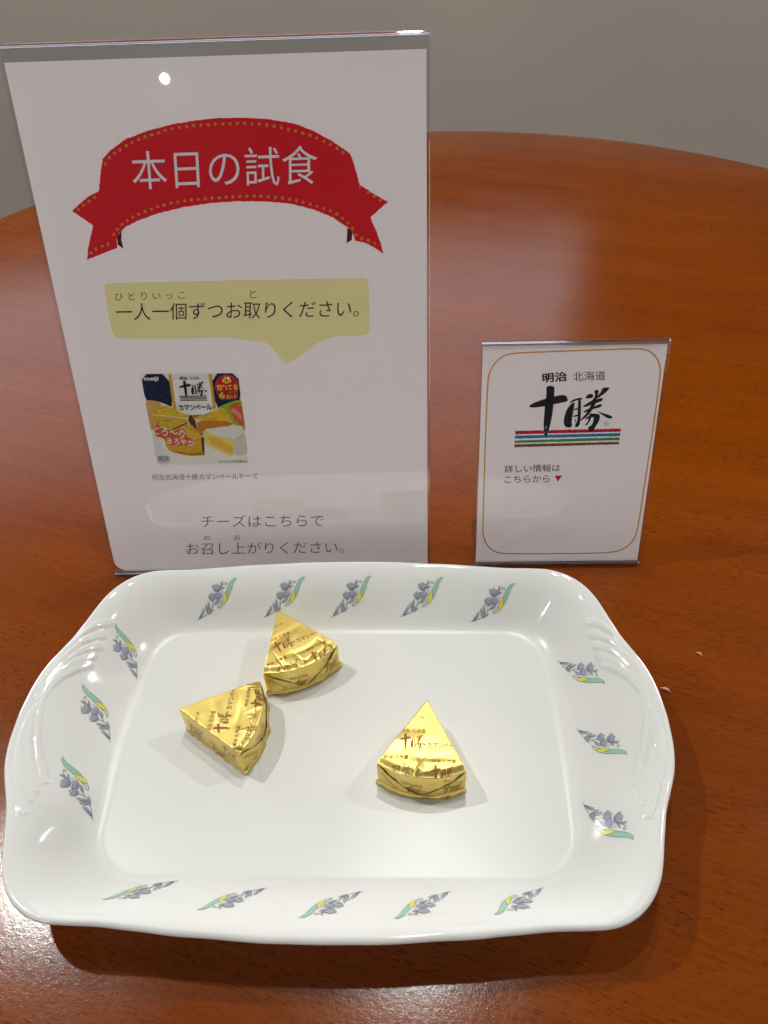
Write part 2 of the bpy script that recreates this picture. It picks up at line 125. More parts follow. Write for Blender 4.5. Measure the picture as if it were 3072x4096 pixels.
# ---------------------------------------------------------------- materials
def mat(name, base=(.8, .8, .8), rough=.5, metal=0, spec=.5, **kw):
    m = bpy.data.materials.new(name); m.use_nodes = True
    b = m.node_tree.nodes['Principled BSDF']
    b.inputs['Base Color'].default_value = (*base, 1); b.inputs['Roughness'].default_value = rough
    b.inputs['Metallic'].default_value = metal; b.inputs['Specular IOR Level'].default_value = spec
    for k, v in kw.items(): b.inputs[k.replace('_', ' ')].default_value = v
    return m
def nd(m, t, **kw):
    n = m.node_tree.nodes.new(t)
    for k, v in kw.items(): setattr(n, k, v)
    return n
def ln(m, a, b): m.node_tree.links.new(a, b)
def bsdf(m): return m.node_tree.nodes['Principled BSDF']
def coords(m, scale=(1, 1, 1), rot=(0, 0, 0), out='Object'):
    tc = nd(m, 'ShaderNodeTexCoord'); mp = nd(m, 'ShaderNodeMapping')
    mp.inputs['Scale'].default_value = scale; mp.inputs['Rotation'].default_value = rot
    ln(m, tc.outputs[out], mp.inputs[0]); return mp.outputs[0]
def noise_n(m, vec, scale, detail=3, rough=.5):
    n = nd(m, 'ShaderNodeTexNoise'); n.inputs['Scale'].default_value = scale
    n.inputs['Detail'].default_value = detail; n.inputs['Roughness'].default_value = rough
    ln(m, vec, n.inputs['Vector']); return n.outputs['Fac']
def ramp(m, fac, stops):
    r = nd(m, 'ShaderNodeValToRGB'); e = r.color_ramp.elements
    for i, (p, c) in enumerate(stops):
        if i > 1: e.new(p)
        e[i].position = p; e[i].color = (*c, 1)
    ln(m, fac, r.inputs[0]); return r.outputs[0]
def mix(m, fac, a, b, mode='MIX'):
    n = nd(m, 'ShaderNodeMix', data_type='RGBA', blend_type=mode)
    for s, v in ((n.inputs[0], fac), (n.inputs[6], a), (n.inputs[7], b)):
        if hasattr(v, 'is_linked'): ln(m, v, s)
        else: s.default_value = v if isinstance(v, (int, float)) else (*v, 1)
    return n.outputs[2]
def bump(m, h, strength, dist, prev=None, to=True):
    b = nd(m, 'ShaderNodeBump'); b.inputs['Strength'].default_value = strength; b.inputs['Distance'].default_value = dist
    ln(m, h, b.inputs['Height'])
    if prev is not None: ln(m, prev, b.inputs['Normal'])
    return b.outputs[0]

# stained beech under lacquer
M_wood = mat('stained_beech', (.3, .07, .01), .3, spec=.36)
GR = -.38   # grain direction on the table
vw = coords(M_wood, (1, 1, 1), (0, 0, -GR))
def stretched(sx, sy):
    mp = nd(M_wood, 'ShaderNodeMapping'); mp.inputs['Scale'].default_value = (sx, sy, 1); ln(M_wood, vw, mp.inputs[0]); return mp.outputs[0]
pore = noise_n(M_wood, stretched(190, 1250), 1, 2, .5)
pores = ramp(M_wood, pore, [(.57, (0, 0, 0)), (.66, (1, 1, 1))])
pmask = ramp(M_wood, noise_n(M_wood, stretched(9, 30), 1, 2), [(.30, (.3,) * 3), (.55, (1,) * 3)])
band = noise_n(M_wood, stretched(2.2, 22), 1, 5, .6)
fine = noise_n(M_wood, stretched(16, 420), 1, 3, .6)
blot = noise_n(M_wood, vw, 5, 3)
base = ramp(M_wood, band, [(.3, (.165, .031, .0002)), (.52, (.205, .040, .0003)), (.72, (.25, .053, .0008))])
base = mix(M_wood, .30, base, ramp(M_wood, fine, [(.3, (.11, .016, .0002)), (.7, (.30, .066, .001))]))
base = mix(M_wood, .25, base, ramp(M_wood, blot, [(.3, (.15, .024, .0003)), (.7, (.27, .058, .001))]))
pf = nd(M_wood, 'ShaderNodeMath', operation='MULTIPLY'); ln(M_wood, pores, pf.inputs[0]); ln(M_wood, pmask, pf.inputs[1])
pf2 = nd(M_wood, 'ShaderNodeMath', operation='MULTIPLY'); ln(M_wood, pf.outputs[0], pf2.inputs[0]); pf2.inputs[1].default_value = .75
base = mix(M_wood, pf2.outputs[0], base, (.085, .012, .002))
ln(M_wood, base, bsdf(M_wood).inputs['Base Color'])
peel = noise_n(M_wood, vw, 420, 2, .5)
fleck = noise_n(M_wood, vw, 1500, 1, .5)
nb = bump(M_wood, peel, .10, .0004); nb = bump(M_wood, fleck, .22, .00012, nb)
ln(M_wood, nb, bsdf(M_wood).inputs['Normal'])
rr = nd(M_wood, 'ShaderNodeMapRange'); rr.inputs[1].default_value = .3; rr.inputs[2].default_value = .7; rr.inputs[3].default_value = .14; rr.inputs[4].default_value = .21
ln(M_wood, noise_n(M_wood, vw, 17, 5, .65), rr.inputs[0]); ln(M_wood, rr.outputs[0], bsdf(M_wood).inputs['Roughness'])

M_wall = mat('painted_wall', (.42, .375, .33), .85)
ln(M_wall, bump(M_wall, noise_n(M_wall, coords(M_wall), 160, 3), .2, .002), bsdf(M_wall).inputs['Normal'])
vv = noise_n(M_wall, coords(M_wall), 1.1, 2)
ln(M_wall, ramp(M_wall, vv, [(.3, (.385, .345, .30)), (.7, (.435, .385, .335))]), bsdf(M_wall).inputs['Base Color'])
M_ceil = mat('ceiling_paint', (.22, .21, .195), .9)
M_floor = mat('floor_vinyl', (.16, .13, .11), .5)
M_plinth = mat('dark_steel', (.05, .05, .05), .4, 1)

M_porc = mat('glazed_porcelain', (.785, .79, .762), .09, spec=.55)
vp = coords(M_porc)
# knife-worn satin on the flat of the dish
sp = nd(M_porc, 'ShaderNodeSeparateXYZ'); ln(M_porc, vp, sp.inputs[0])
mz = nd(M_porc, 'ShaderNodeMapRange'); mz.inputs[1].default_value = .0061; mz.inputs[2].default_value = .015; mz.inputs[3].default_value = .30; mz.inputs[4].default_value = .045
ln(M_porc, sp.outputs[2], mz.inputs[0])
sw = noise_n(M_porc, vp, 60, 4); ms = nd(M_porc, 'ShaderNodeMath', operation='MULTIPLY_ADD'); ln(M_porc, sw, ms.inputs[0]); ms.inputs[1].default_value = .03
ln(M_porc, mz.outputs[0], ms.inputs[2]); ln(M_porc, ms.outputs[0], bsdf(M_porc).inputs['Roughness'])
scr = nd(M_porc, 'ShaderNodeTexWave', wave_type='RINGS', rings_direction='Z'); mp = nd(M_porc, 'ShaderNodeMapping')
mp.inputs['Location'].default_value = (-.03, .16, 0); ln(M_porc, vp, mp.inputs[0]); ln(M_porc, mp.outputs[0], scr.inputs['Vector'])
scr.inputs['Scale'].default_value = 330; scr.inputs['Distortion'].default_value = 9; scr.inputs['Detail'].default_value = 3; scr.inputs['Detail Scale'].default_value = .12
ms2 = nd(M_porc, 'ShaderNodeMapRange'); ms2.inputs[1].default_value = .0061; ms2.inputs[2].default_value = .0072; ms2.inputs[3].default_value = .035; ms2.inputs[4].default_value = 0
ln(M_porc, sp.outputs[2], ms2.inputs[0])
bn = nd(M_porc, 'ShaderNodeBump'); bn.inputs['Distance'].default_value = .00012; ln(M_porc, ms2.outputs[0], bn.inputs['Strength']); ln(M_porc, scr.outputs['Fac'], bn.inputs['Height'])
ln(M_porc, bump(M_porc, noise_n(M_porc, vp, 28, 2), .12, .002, bn.outputs[0]), bsdf(M_porc).inputs['Normal'])

def foil_mat(name, ang, c=(.82, .635, .18)):
    m = mat(name, c, .36, 1)
    v = coords(m, (1, 1, 1), (0, 0, ang))
    wv = nd(m, 'ShaderNodeTexWave', wave_type='BANDS', bands_direction='X'); wv.inputs['Scale'].default_value = 470
    ln(m, v, wv.inputs['Vector'])
    wv2 = nd(m, 'ShaderNodeTexWave', wave_type='BANDS', bands_direction='Y'); wv2.inputs['Scale'].default_value = 330
    ln(m, v, wv2.inputs['Vector'])
    cr = noise_n(m, v, 95, 4, .6)
    big = noise_n(m, v, 38, 2, .5)
    b = bump(m, wv.outputs['Fac'], .07, .00016); b = bump(m, wv2.outputs['Fac'], .03, .00012, b)
    b = bump(m, cr, .16, .0004, b); b = bump(m, big, .22, .0018, b)
    ln(m, b, bsdf(m).inputs['Normal'])
    ln(m, ramp(m, cr, [(.3, (c[0] * .93, c[1] * .90, c[2] * .78)), (.7, (min(1, c[0] * 1.06), c[1] * 1.08, c[2] * 1.25))]), bsdf(m).inputs['Base Color'])
    return m
M_foil = foil_mat('gold_foil', radians(35))
M_sideprint = mat('foil_ink_pale', (.46, .25, .06), .35, .6)
M_foilprint = mat('foil_ink', (.30, .10, .014), .45, .1)
M_foilin = mat('foil_fold_inside', (.72, .55, .22), .3, 1)

def clear(name, tint=(.96, .97, .98), ior=1.49, rough=.015):
    m = bpy.data.materials.new(name); m.use_nodes = True; nt = m.node_tree
    nt.nodes.remove(nt.nodes['Principled BSDF']); out = nt.nodes['Material Output']
    tr = nd(m, 'ShaderNodeBsdfTransparent'); tr.inputs[0].default_value = (*tint, 1)
    gl = nd(m, 'ShaderNodeBsdfGlossy'); gl.inputs['Roughness'].default_value = rough
    fr = nd(m, 'ShaderNodeFresnel'); fr.inputs[0].default_value = ior
    ge = nd(m, 'ShaderNodeNewGeometry'); mu = nd(m, 'ShaderNodeMath', operation='MULTIPLY'); sb = nd(m, 'ShaderNodeMath', operation='SUBTRACT')
    sb.inputs[0].default_value = 1; ln(m, ge.outputs['Backfacing'], sb.inputs[1]); db = nd(m, 'ShaderNodeMath', operation='MULTIPLY', use_clamp=True); ln(m, fr.outputs[0], db.inputs[0]); db.inputs[1].default_value = 1.85   # both faces of the sheet
    ln(m, db.outputs[0], mu.inputs[0]); ln(m, sb.outputs[0], mu.inputs[1])
    mx = nd(m, 'ShaderNodeMixShader'); ln(m, mu.outputs[0], mx.inputs[0]); ln(m, tr.outputs[0], mx.inputs[1]); ln(m, gl.outputs[0], mx.inputs[2])
    nz = noise_n(m, coords(m), 14, 2); ln(m, bump(m, nz, .05, .002), gl.inputs['Normal'])
    ln(m, mx.outputs[0], out.inputs[0]); return m
M_clear = clear('clear_acrylic')
M_foot = clear('clear_acrylic_foot', (.90, .90, .93), 1.6)
M_glass = mat('solid_acrylic', (.93, .96, 1.0), .03, Transmission_Weight=1.0, IOR=1.49)
M_paper = mat('white_paper', (.88, .835, .825), .7, spec=.15)
# printer paper glows a little where lamps stand behind it
_b = bsdf(M_paper); _t = nd(M_paper, 'ShaderNodeBsdfTranslucent'); _t.inputs[0].default_value = (.94, .85, .81, 1)
_m = nd(M_paper, 'ShaderNodeMixShader'); _m.inputs[0].default_value = .5
ln(M_paper, _b.outputs[0], _m.inputs[1]); ln(M_paper, _t.outputs[0], _m.inputs[2]); ln(M_paper, _m.outputs[0], M_paper.node_tree.nodes['Material Output'].inputs[0])
ln(M_paper, bump(M_paper, noise_n(M_paper, coords(M_paper), 9, 2), .10, .01), bsdf(M_paper).inputs['Normal'])
M_crumb = mat('pale_wood_chip', (.75, .42, .25), .6)

S = lambda r, g, b: tuple(((c / 255) / 12.92 if c < 11 else ((c / 255 + .055) / 1.055) ** 2.4) for c in (r, g, b))
COL = dict(heading=(.95, .91, .92), ink=(.012, .013, .018), ink2=(.035, .035, .045), red=S(205, 22, 40), band=(.80, .006, .018), bandfold=(.065, .004, .006),
    stitch=(.62, .30, .06), bubble=(.97, .91, .48), cream=(.92, .85, .74), paper=(.79, .76, .745), navy=S(14, 24, 58), tan=S(226, 172, 98), green=S(150, 186, 40),
    tomato=S(222, 92, 58), salmon=S(240, 150, 120), foil1=S(238, 196, 48), foil2=S(226, 184, 40), foil3=S(222, 172, 44), foil4=S(186, 130, 30), brown=S(96, 58, 22), amber=S(206, 130, 22),
    rind=S(238, 228, 222), rind2=S(226, 208, 190), curd=S(240, 216, 112), curd2=S(238, 188, 70), goldstrip=S(218, 172, 40), white=(.95, .90, .88), redglow=S(220, 92, 50),
    badgerim=S(224, 90, 100), yellow=S(250, 222, 60), blue=S(24, 128, 190), leafgreen=S(80, 150, 50), stripebrown=S(126, 84, 48), border=S(222, 164, 42))
_pm = {}
def ink(name):
    if name not in _pm:
        m = _pm[name] = mat('print_' + name, COL[name], .6, spec=.12)
        t = nd(m, 'ShaderNodeBsdfTranslucent'); t.inputs[0].default_value = (*COL[name], 1); x = nd(m, 'ShaderNodeMixShader'); x.inputs[0].default_value = .38 if name == 'bubble' else .0
        ln(m, bsdf(m).outputs[0], x.inputs[1]); ln(m, t.outputs[0], x.inputs[2]); ln(m, x.outputs[0], m.node_tree.nodes['Material Output'].inputs[0])
    return _pm[name]

# ---------------------------------------------------------------- object helpers
def mesh_obj(name, verts, faces, mats, parent=None, smooth=False, fmat=None):
    me = bpy.data.meshes.new(name); me.from_pydata([tuple(v) for v in verts], [], [tuple(f) for f in faces])
    for m in (mats if isinstance(mats, (list, tuple)) else [mats]): me.materials.append(m)
    if fmat is not None: me.polygons.foreach_set('material_index', fmat)
    if smooth: me.polygons.foreach_set('use_smooth', [True] * len(me.polygons))
    me.update()
    o = bpy.data.objects.new(name, me); col.objects.link(o)
    if parent: o.parent = parent
    return o
def from_bm(name, bm, m, parent=None, smooth=False):
    me = bpy.data.meshes.new(name); bm.to_mesh(me); bm.free(); me.materials.append(m)
    if smooth: me.polygons.foreach_set('use_smooth', [True] * len(me.polygons))
    o = bpy.data.objects.new(name, me); col.objects.link(o)
    if parent: o.parent = parent
    return o
def empty(name, mw, label, cat, group=None):
    o = bpy.data.objects.new(name, None); o.empty_display_size = .02; col.objects.link(o); o.matrix_world = mw
    tag(o, label, cat, group); return o
def tag(o, label, cat, group=None):
    o['label'] = label; o['category'] = cat
    if group: o['group'] = group
def struct(o): o['kind'] = 'structure'; return o
def slab(name, x0, x1, y0, y1, z0, z1, m, parent=None, bev=0):
    bm = bmesh.new(); bmesh.ops.create_cube(bm, size=1)
    for v in bm.verts: v.co = V(((x0 + x1) / 2 + v.co.x * (x1 - x0), (y0 + y1) / 2 + v.co.y * (y1 - y0), (z0 + z1) / 2 + v.co.z * (z1 - z0)))
    if bev: bmesh.ops.bevel(bm, geom=bm.edges[:], offset=bev, segments=2, affect='EDGES', profile=.6)
    return from_bm(name, bm, m, parent)

# ---------------------------------------------------------------- setting
CX_, CY_, TR_ = .0588, .6436, .6483
struct(slab('wall', -4, 4, 2.6, 2.7, -.75, CEIL, M_wall))
struct(slab('floor', -4, 4, -2.5, 2.7, -.80, -.75, M_floor))
struct(slab('ceiling', -4, 4, -2.5, 2.7, CEIL, CEIL + .05, M_ceil))
M_clad = mat('added_dark_cladding', (.075, .030, .010), .55)
ln(M_clad, ramp(M_clad, noise_n(M_clad, coords(M_clad, (14, 1, .8)), 2, 3), [(.3, (.06, .022, .007)), (.7, (.09, .037, .013))]), bsdf(M_clad).inputs['Base Color'])
for i in range(10): struct(slab('added_cladding', -4 + i * .8 + .004, -3.2 + i * .8, 2.574, 2.597, .36, CEIL - .003, M_clad))  # unseen dark boards, added so the tabletop mirrors a darker upper wall
# bright window in the far wall above the picture, mirrored in the lacquer
win = empty('window', Matrix.Translation((-.72, 2.57, .73)), 'bright white-blue window in the grey wall, seen mirrored in the left of the table', 'window')
M_pane = mat('window_daylight', (.8, .85, .9), .4); bsdf(M_pane).inputs['Emission Color'].default_value = (.72, .84, 1.0, 1); bsdf(M_pane).inputs['Emission Strength'].default_value = 1.25
M_frame = mat('window_frame_paint', (.6, .58, .55), .5)
slab('pane', -1.55, 1.42, -.02, -.012, .02, 1.1, M_pane, win)
for x0, x1, z0, z1 in ((-1.60, 1.47, -.03, .018), (-1.60, -1.552, .02, 1.098), (1.422, 1.47, .02, 1.098), (-1.6, 1.47, 1.1, 1.13)):
    slab('frame', x0, x1, -.04, -.004, z0, z1, M_frame, win)

struct(slab('back_wall', -4, 4, -2.6, -2.5, -.75, CEIL, mat('dark_wall', (.10, .09, .085), .8)))
M_fill_front = mat('fill_glow_front', (.8, .8, .75), .4); bsdf(M_fill_front).inputs['Emission Color'].default_value = (.97, .96, .95, 1); bsdf(M_fill_front).inputs['Emission Strength'].default_value = 3.9  # glowing panels added out of view to light the sheets from the front
for sx, lab in ((-1, 'added fill light built as a window in the back wall, to the left of where the photographer stands'), (1, 'added fill light built as a window in the back wall, to the right of where the photographer stands')):
    fill_win = empty('window', Matrix.Translation((sx * 2.95, -2.49, -.25)), lab, 'window')
    slab('pane', -1.3, 1.3, 0, .008, .02, 1.2, M_fill_front, fill_win)
    for z0, z1 in ((-.03, .018), (1.202, 1.25)): slab('frame', -1.35, 1.35, -.008, .03, z0, z1, M_frame, fill_win)
    for x0 in (-1.35, 1.302): slab('frame', x0, x0 + .048, -.008, .028, .019, 1.201, M_frame, fill_win)

M_fill_rear = mat('fill_glow_rear', (.8, .8, .75), .4); bsdf(M_fill_rear).inputs['Emission Color'].default_value = (.97, .95, .95, 1); bsdf(M_fill_rear).inputs['Emission Strength'].default_value = 15  # glowing panels added out of view to shine through the paper from behind
for sx, lab in ((-1, 'added fill light built as a tall window in the far wall, well to the left of the picture'), (1, 'added fill light built as a tall window in the far wall, well to the right of the picture')):
    fill_win = empty('window', Matrix.Translation((sx * 3.15, 2.56, -.2)), lab, 'window')
    slab('pane', -.78, .78, -.012, -.004, .02, 1.6, M_fill_rear, fill_win)
    for z0, z1 in ((-.03, .018), (1.602, 1.65)): slab('frame', -.83, .83, -.03, .008, z0, z1, M_frame, fill_win)
    for x0 in (-.83, .782): slab('frame', x0, x0 + .048, -.028, .008, .019, 1.601, M_frame, fill_win)

tb = empty('round_table', Matrix.Translation((CX_, CY_, -.75)), 'round table with a glossy orange-brown beech top', 'table')
def lathe(name, prof, n, m, parent, smooth=True):
    vs, fs = [], []
    for i in range(n):
        a = 2 * pi * i / n
        for r, z in prof: vs.append((r * cos(a), r * sin(a), z))
    k = len(prof)
    for i in range(n):
        j = (i + 1) % n
        for q in range(k - 1): fs.append((i * k + q, j * k + q, j * k + q + 1, i * k + q + 1))
    return mesh_obj(name, vs, fs, m, parent, smooth)
prof = [(0.0001, .75), (TR_ * .5, .75), (TR_ - .008, .75)] + [(TR_ - .008 + .008 * sin(a), .742 + .008 * cos(a)) for a in np.linspace(.2, pi / 2, 6)] + [(TR_, .722), (TR_ - .006, .716), (.001, .716)]
lathe('tabletop', prof, 256, M_wood, tb)
lathe('pedestal', [(.001, .7155), (.12, .7155), (.05, .68), (.045, .06), (.28, .02), (.30, .0), (.001, 0)], 48, M_plinth, tb)

# ---------------------------------------------------------------- porcelain dish
PX, PY, PYAW, FX, FY, FR, ZF, ZR = D['plate']
rim = D['rim']
_th = [math.atan2(y, x) for x, y in rim][::-1]; _rr = [math.hypot(x, y) for x, y in rim][::-1]
def rim_r(a):
    a = abs(math.remainder(a, 2 * pi)); a = min(a, pi - a); return smooth_interp(a)
def smooth_interp(a):
    # Catmull-Rom through the measured rim
    n = len(_th); i = max(0, min(n - 2, next((k for k in range(n - 1) if a <= _th[k + 1]), n - 2)))
    t = (a - _th[i]) / (_th[i + 1] - _th[i])
    def sl(k):
        if k <= 0 or k >= n - 1: return 0
        return (_rr[k + 1] - _rr[k - 1]) / (_th[k + 1] - _th[k - 1])
    h = _th[i + 1] - _th[i]; m0, m1 = sl(i) * h, sl(i + 1) * h
    return (2 * t**3 - 3 * t**2 + 1) * _rr[i] + (t**3 - 2 * t**2 + t) * m0 + (-2 * t**3 + 3 * t**2) * _rr[i + 1] + (t**3 - t**2) * m1
def floor_r(a):
    c, s = abs(cos(a)), abs(sin(a)); lo, hi = 0, .2
    for _ in range(30):
        m = (lo + hi) / 2; dx = max(m * c - (FX - FR), 0); dy = max(m * s - (FY - FR), 0)
        if math.hypot(dx, dy) < FR: lo = m
        else: hi = m
    return lo
def prof_b(a):
    a = min(max(a, 0), 1)
    return .86 * a * a * (3 - 2 * a) + .14 * a * a
NA = 1400
# parameter: denser where the radius is large, by arc length of the rim
fa = np.linspace(0, 2 * pi, 4001); fr_ = np.array([rim_r(a) for a in fa])
px_, py_ = fr_ * np.cos(fa), fr_ * np.sin(fa); L = np.r_[0, np.cumsum(np.hypot(np.diff(px_), np.diff(py_)))]
ang = np.interp(np.linspace(0, L[-1], NA + 1)[:-1], L, fa)
RR = np.array([rim_r(a) for a in ang]); RF = np.array([floor_r(a) for a in ang])
ker = np.ones(9) / 9
RF = np.convolve(np.r_[RF[-4:], RF, RF[:4]], ker, 'valid'); RR = np.convolve(np.r_[RR[-4:], RR, RR[:4]], ker, 'valid')
ca, sa = np.cos(ang), np.sin(ang)
def seg_d(P, A, B):
    d = B - A; t = np.clip(((P - A) @ d) / (d @ d), 0, 1); Q = A + t[:, None] * d
    return np.hypot(*(P - Q).T), t
def relief(x, y):
    """moulded acanthus fronds on the two short sides"""
    P = np.stack([np.abs(x), y], -1) * 1000; H = np.zeros(len(P))
    m = P[:, 0] > 128
    Q = P[m]; h = np.zeros(len(Q))
    def grow(strands, yy):
        nonlocal h
        PQ = np.stack([Q[:, 0], yy], -1)
        for si, s in enumerate(strands):
            s = np.array(s); n = len(s); tot = n - 1
            for i in range(n - 1):
                d, t = seg_d(PQ, s[i], s[i + 1]); f = (i + t) / tot
                w_ = .9 + 1.25 * f; amp = (.6 + 1.15 * f) * (1 - .5 * np.clip((f - .72) / .28, 0, 1))
                edge = amp * np.exp(-(d / w_) ** 6)
                h = np.maximum(h, edge)
    up = [[(a, b) for a, b in s] for s in D['strands']]
    lo = [[(a, b) for a, b in s] for s in D['strands2']]
    grow(up, Q[:, 1]); grow([[(a, b) for a, b in s] for s in lo], Q[:, 1])
    H[m] = h
    return H / 1000
verts = []; nring = 0
def ring(x, y, z):
    global nring
    verts.extend(zip(x, y, z)); nring += 1
for s in (.02, .15, .3, .45, .6, .75, .88, .95, .985): ring(RF * s * ca, RF * s * sa, np.full(NA, ZF))
NW = 84
for k in range(NW + 1):
    a = k / NW; r = RF + (RR - RF) * a; x, y = r * ca, r * sa
    z = ZF + (ZR - ZF) * prof_b(a) + relief(x, y) * min(1, a * 8) * min(1, (1 - a) * 14)
    ring(x, y, np.full(NA, 1.0) * z)
tk = .0042
for ph in np.linspace(.35, pi, 7):   # rolled lip
    r = RR + tk * .5 * sin(ph); ring(r * ca, r * sa, np.full(NA, ZR - tk * .5 + tk * .5 * cos(ph)))
for k in range(1, 20):      # underside
    a = 1 - k / 20; r = RF * .97 + (RR - RF * .97) * a; ring(r * ca, r * sa, np.full(NA, max(.0022, ZF + (ZR - ZF) * prof_b(a) - .0042)))
for s, z in ((.93, .0022), (.925, .0003), (.90, .0003), (.895, .0025), (.3, .0025)): ring(RF * s * ca, RF * s * sa, np.full(NA, z))
faces = []
for q in range(nring - 1):
    for i in range(NA):
        j = (i + 1) % NA; faces.append((q * NA + i, q * NA + j, (q + 1) * NA + j, (q + 1) * NA + i))
faces = [tuple(f) for f in faces]
faces.append(tuple(range(NA))[::-1]); faces.append(tuple(range((nring - 1) * NA, nring * NA)))
MP = Matrix.Translation((PX, PY, 0)) @ Matrix.Rotation(PYAW, 4, 'Z')
dish = empty('serving_dish', MP, 'white rectangular porcelain dish with scalloped rim and painted blue flower sprigs', 'dish')
body = mesh_obj('body', verts, faces, M_porc, dish, True)
ntop = 9 + NW + 1
bvh_p = BVHTree.FromPolygons([V(v) for v in verts[:ntop * NA]], [f for f in faces[:(ntop - 1) * NA]] + [tuple(range(NA))])

# painted sprigs, laid on the glaze
M_petal = bpy.data.materials.new('sprig_enamel'); M_petal.use_nodes = True
at = nd(M_petal, 'ShaderNodeVertexColor', layer_name='tone'); ln(M_petal, at.outputs[0], bsdf(M_petal).inputs['Base Color'])
bsdf(M_petal).inputs['Roughness'].default_value = .12
def tris_of(poly):
    p3 = [V((x, y, 0)) for x, y in poly]
    return p3, [tuple(t) for t in tessellate_polygon([p3])]
def ribbon(pts, w, closed=False, taper=False):
    P = [V((x, y)) for x, y in pts]; n = len(P); vs, fs = [], []
    for i in range(n):
        a = P[(i - 1) % n] if (closed or i > 0) else P[i]; b = P[(i + 1) % n] if (closed or i < n - 1) else P[i]
        t = (b - a).normalized(); nn = V((-t.y, t.x)); ww = w * (1 if not taper else (1 - .75 * i / (n - 1)))
        vs += [P[i] + nn * ww / 2, P[i] - nn * ww / 2]
    for i in range(n if closed else n - 1):
        j = (i + 1) % n; fs.append((2 * i, 2 * j, 2 * j + 1, 2 * i + 1))
    return vs, fs
def smooth_poly(pts, it=2, closed=True):
    P = [tuple(p) for p in pts]
    for _ in range(it):
        Q = [] if closed else [P[0]]
        n = len(P)
        for i in range(n if closed else n - 1):
            a, b = P[i], P[(i + 1) % n]
            Q += [(a[0] * .78 + b[0] * .22, a[1] * .78 + b[1] * .22), (a[0] * .22 + b[0] * .78, a[1] * .22 + b[1] * .78)]
        if not closed: Q.append(P[-1])
        P = Q
    return P
BL1, BL2, LINE = (.15, .175, .26), (.48, .50, .58), (.16, .175, .245)
MO = D['motif']
def sprig_mesh():
    """flat sprig in mm: list of (verts, faces, layer, colours)"""
    parts = []
    def fill(poly, layer, c0, c1=None, sm=2, rev=False):
        pl = smooth_poly(poly, sm) if sm else poly
        v, f = tris_of(pl); ys = [p.y for p in v]; lo, hi = min(ys), max(ys)
        parts.append(([(p.x, p.y) for p in v], f, layer, [tuple(np.array(c0) + (np.array(c1 or c0) - np.array(c0)) * ((p.y - lo) / (hi - lo + 1e-6))) for p in v]))
    def line(pts, layer, w, c=LINE, closed=False):
        v, f = ribbon(pts, w, closed); parts.append(([(p.x, p.y) for p in v], f, layer, [c] * len(v)))
    fill(MO['halo'], 0, (.50, .52, .60), (.62, .63, .68))
    fill(MO['green'], 1, (.30, .56, .42), (.36, .60, .48), 1); fill(MO['yellow'], 2, (.72, .68, .06), (.78, .74, .12), 1)
    line(MO['green'], 3, .22, (.17, .27, .24), True); line(MO['yellow'], 3, .2, (.2, .24, .14), True)
    for l in MO['lines']: line(smooth_poly(l, 2, False), 3, .30)
    for k, l in enumerate(MO['leaves']):
        fill(l, 4, BL1 if k == 0 else (.26, .285, .37), BL2 if k == 0 else (.46, .475, .54)); line(smooth_poly(l, 1), 5, .16, LINE, True)
    for l in MO['tulips']:
        fill(l, 5, (.20, .225, .31), (.52, .53, .60), 1); line(smooth_poly(l, 1), 6, .2, LINE, True)
        xs = [p[0] for p in l]; ys = [p[1] for p in l]; cx, cy = sum(xs) / len(xs), sum(ys) / len(ys)
        line([(min(xs) + .6, max(ys) - 1.2), (cx - .7, cy + .9), (cx, cy + .5), (cx + .8, cy + 1.0), (max(xs) - .6, max(ys) - 1.4)], 6, .18)
    bm = bmesh.new(); lay = bm.verts.layers.float.new('lv'); cl = bm.verts.layers.float_vector.new('cc')
    for v, f, ly, cc in parts:
        vv = []
        for (x, y), c in zip(v, cc):
            q = bm.verts.new((x, y, 0)); q[lay] = ly; q[cl] = c; vv.append(q)
        for t in f:
            try: bm.faces.new([vv[i] for i in t])
            except Exception: pass
    bmesh.ops.triangulate(bm, faces=bm.faces[:])
    for _ in range(4):
        es = [e for e in bm.edges if e.calc_length() > 2.2]
        if not es: break
        bmesh.ops.subdivide_edges(bm, edges=es, cuts=1)
        bmesh.ops.triangulate(bm, faces=bm.faces[:])
    bm.verts.ensure_lookup_table()
    out = ([tuple(v.co.xy) for v in bm.verts], [v[lay] for v in bm.verts], [tuple(v[cl]) for v in bm.verts], [tuple(v.index for v in f.verts) for f in bm.faces])
    bm.verts.index_update(); out = (out[0], out[1], out[2], [tuple(v.index for v in f.verts) for f in bm.faces])
    bm.free(); return out
SV, SL, SCc, SF = sprig_mesh()
ex, ey = MO['end']
def hit(x, y):
    loc, nrm, i, d = bvh_p.ray_cast(V((x, y, .08)), V((0, 0, -1)))
    if loc is None: return V((x, y, ZF)), V((0, 0, 1))
    if nrm.z < 0: nrm = -nrm
    return loc, nrm
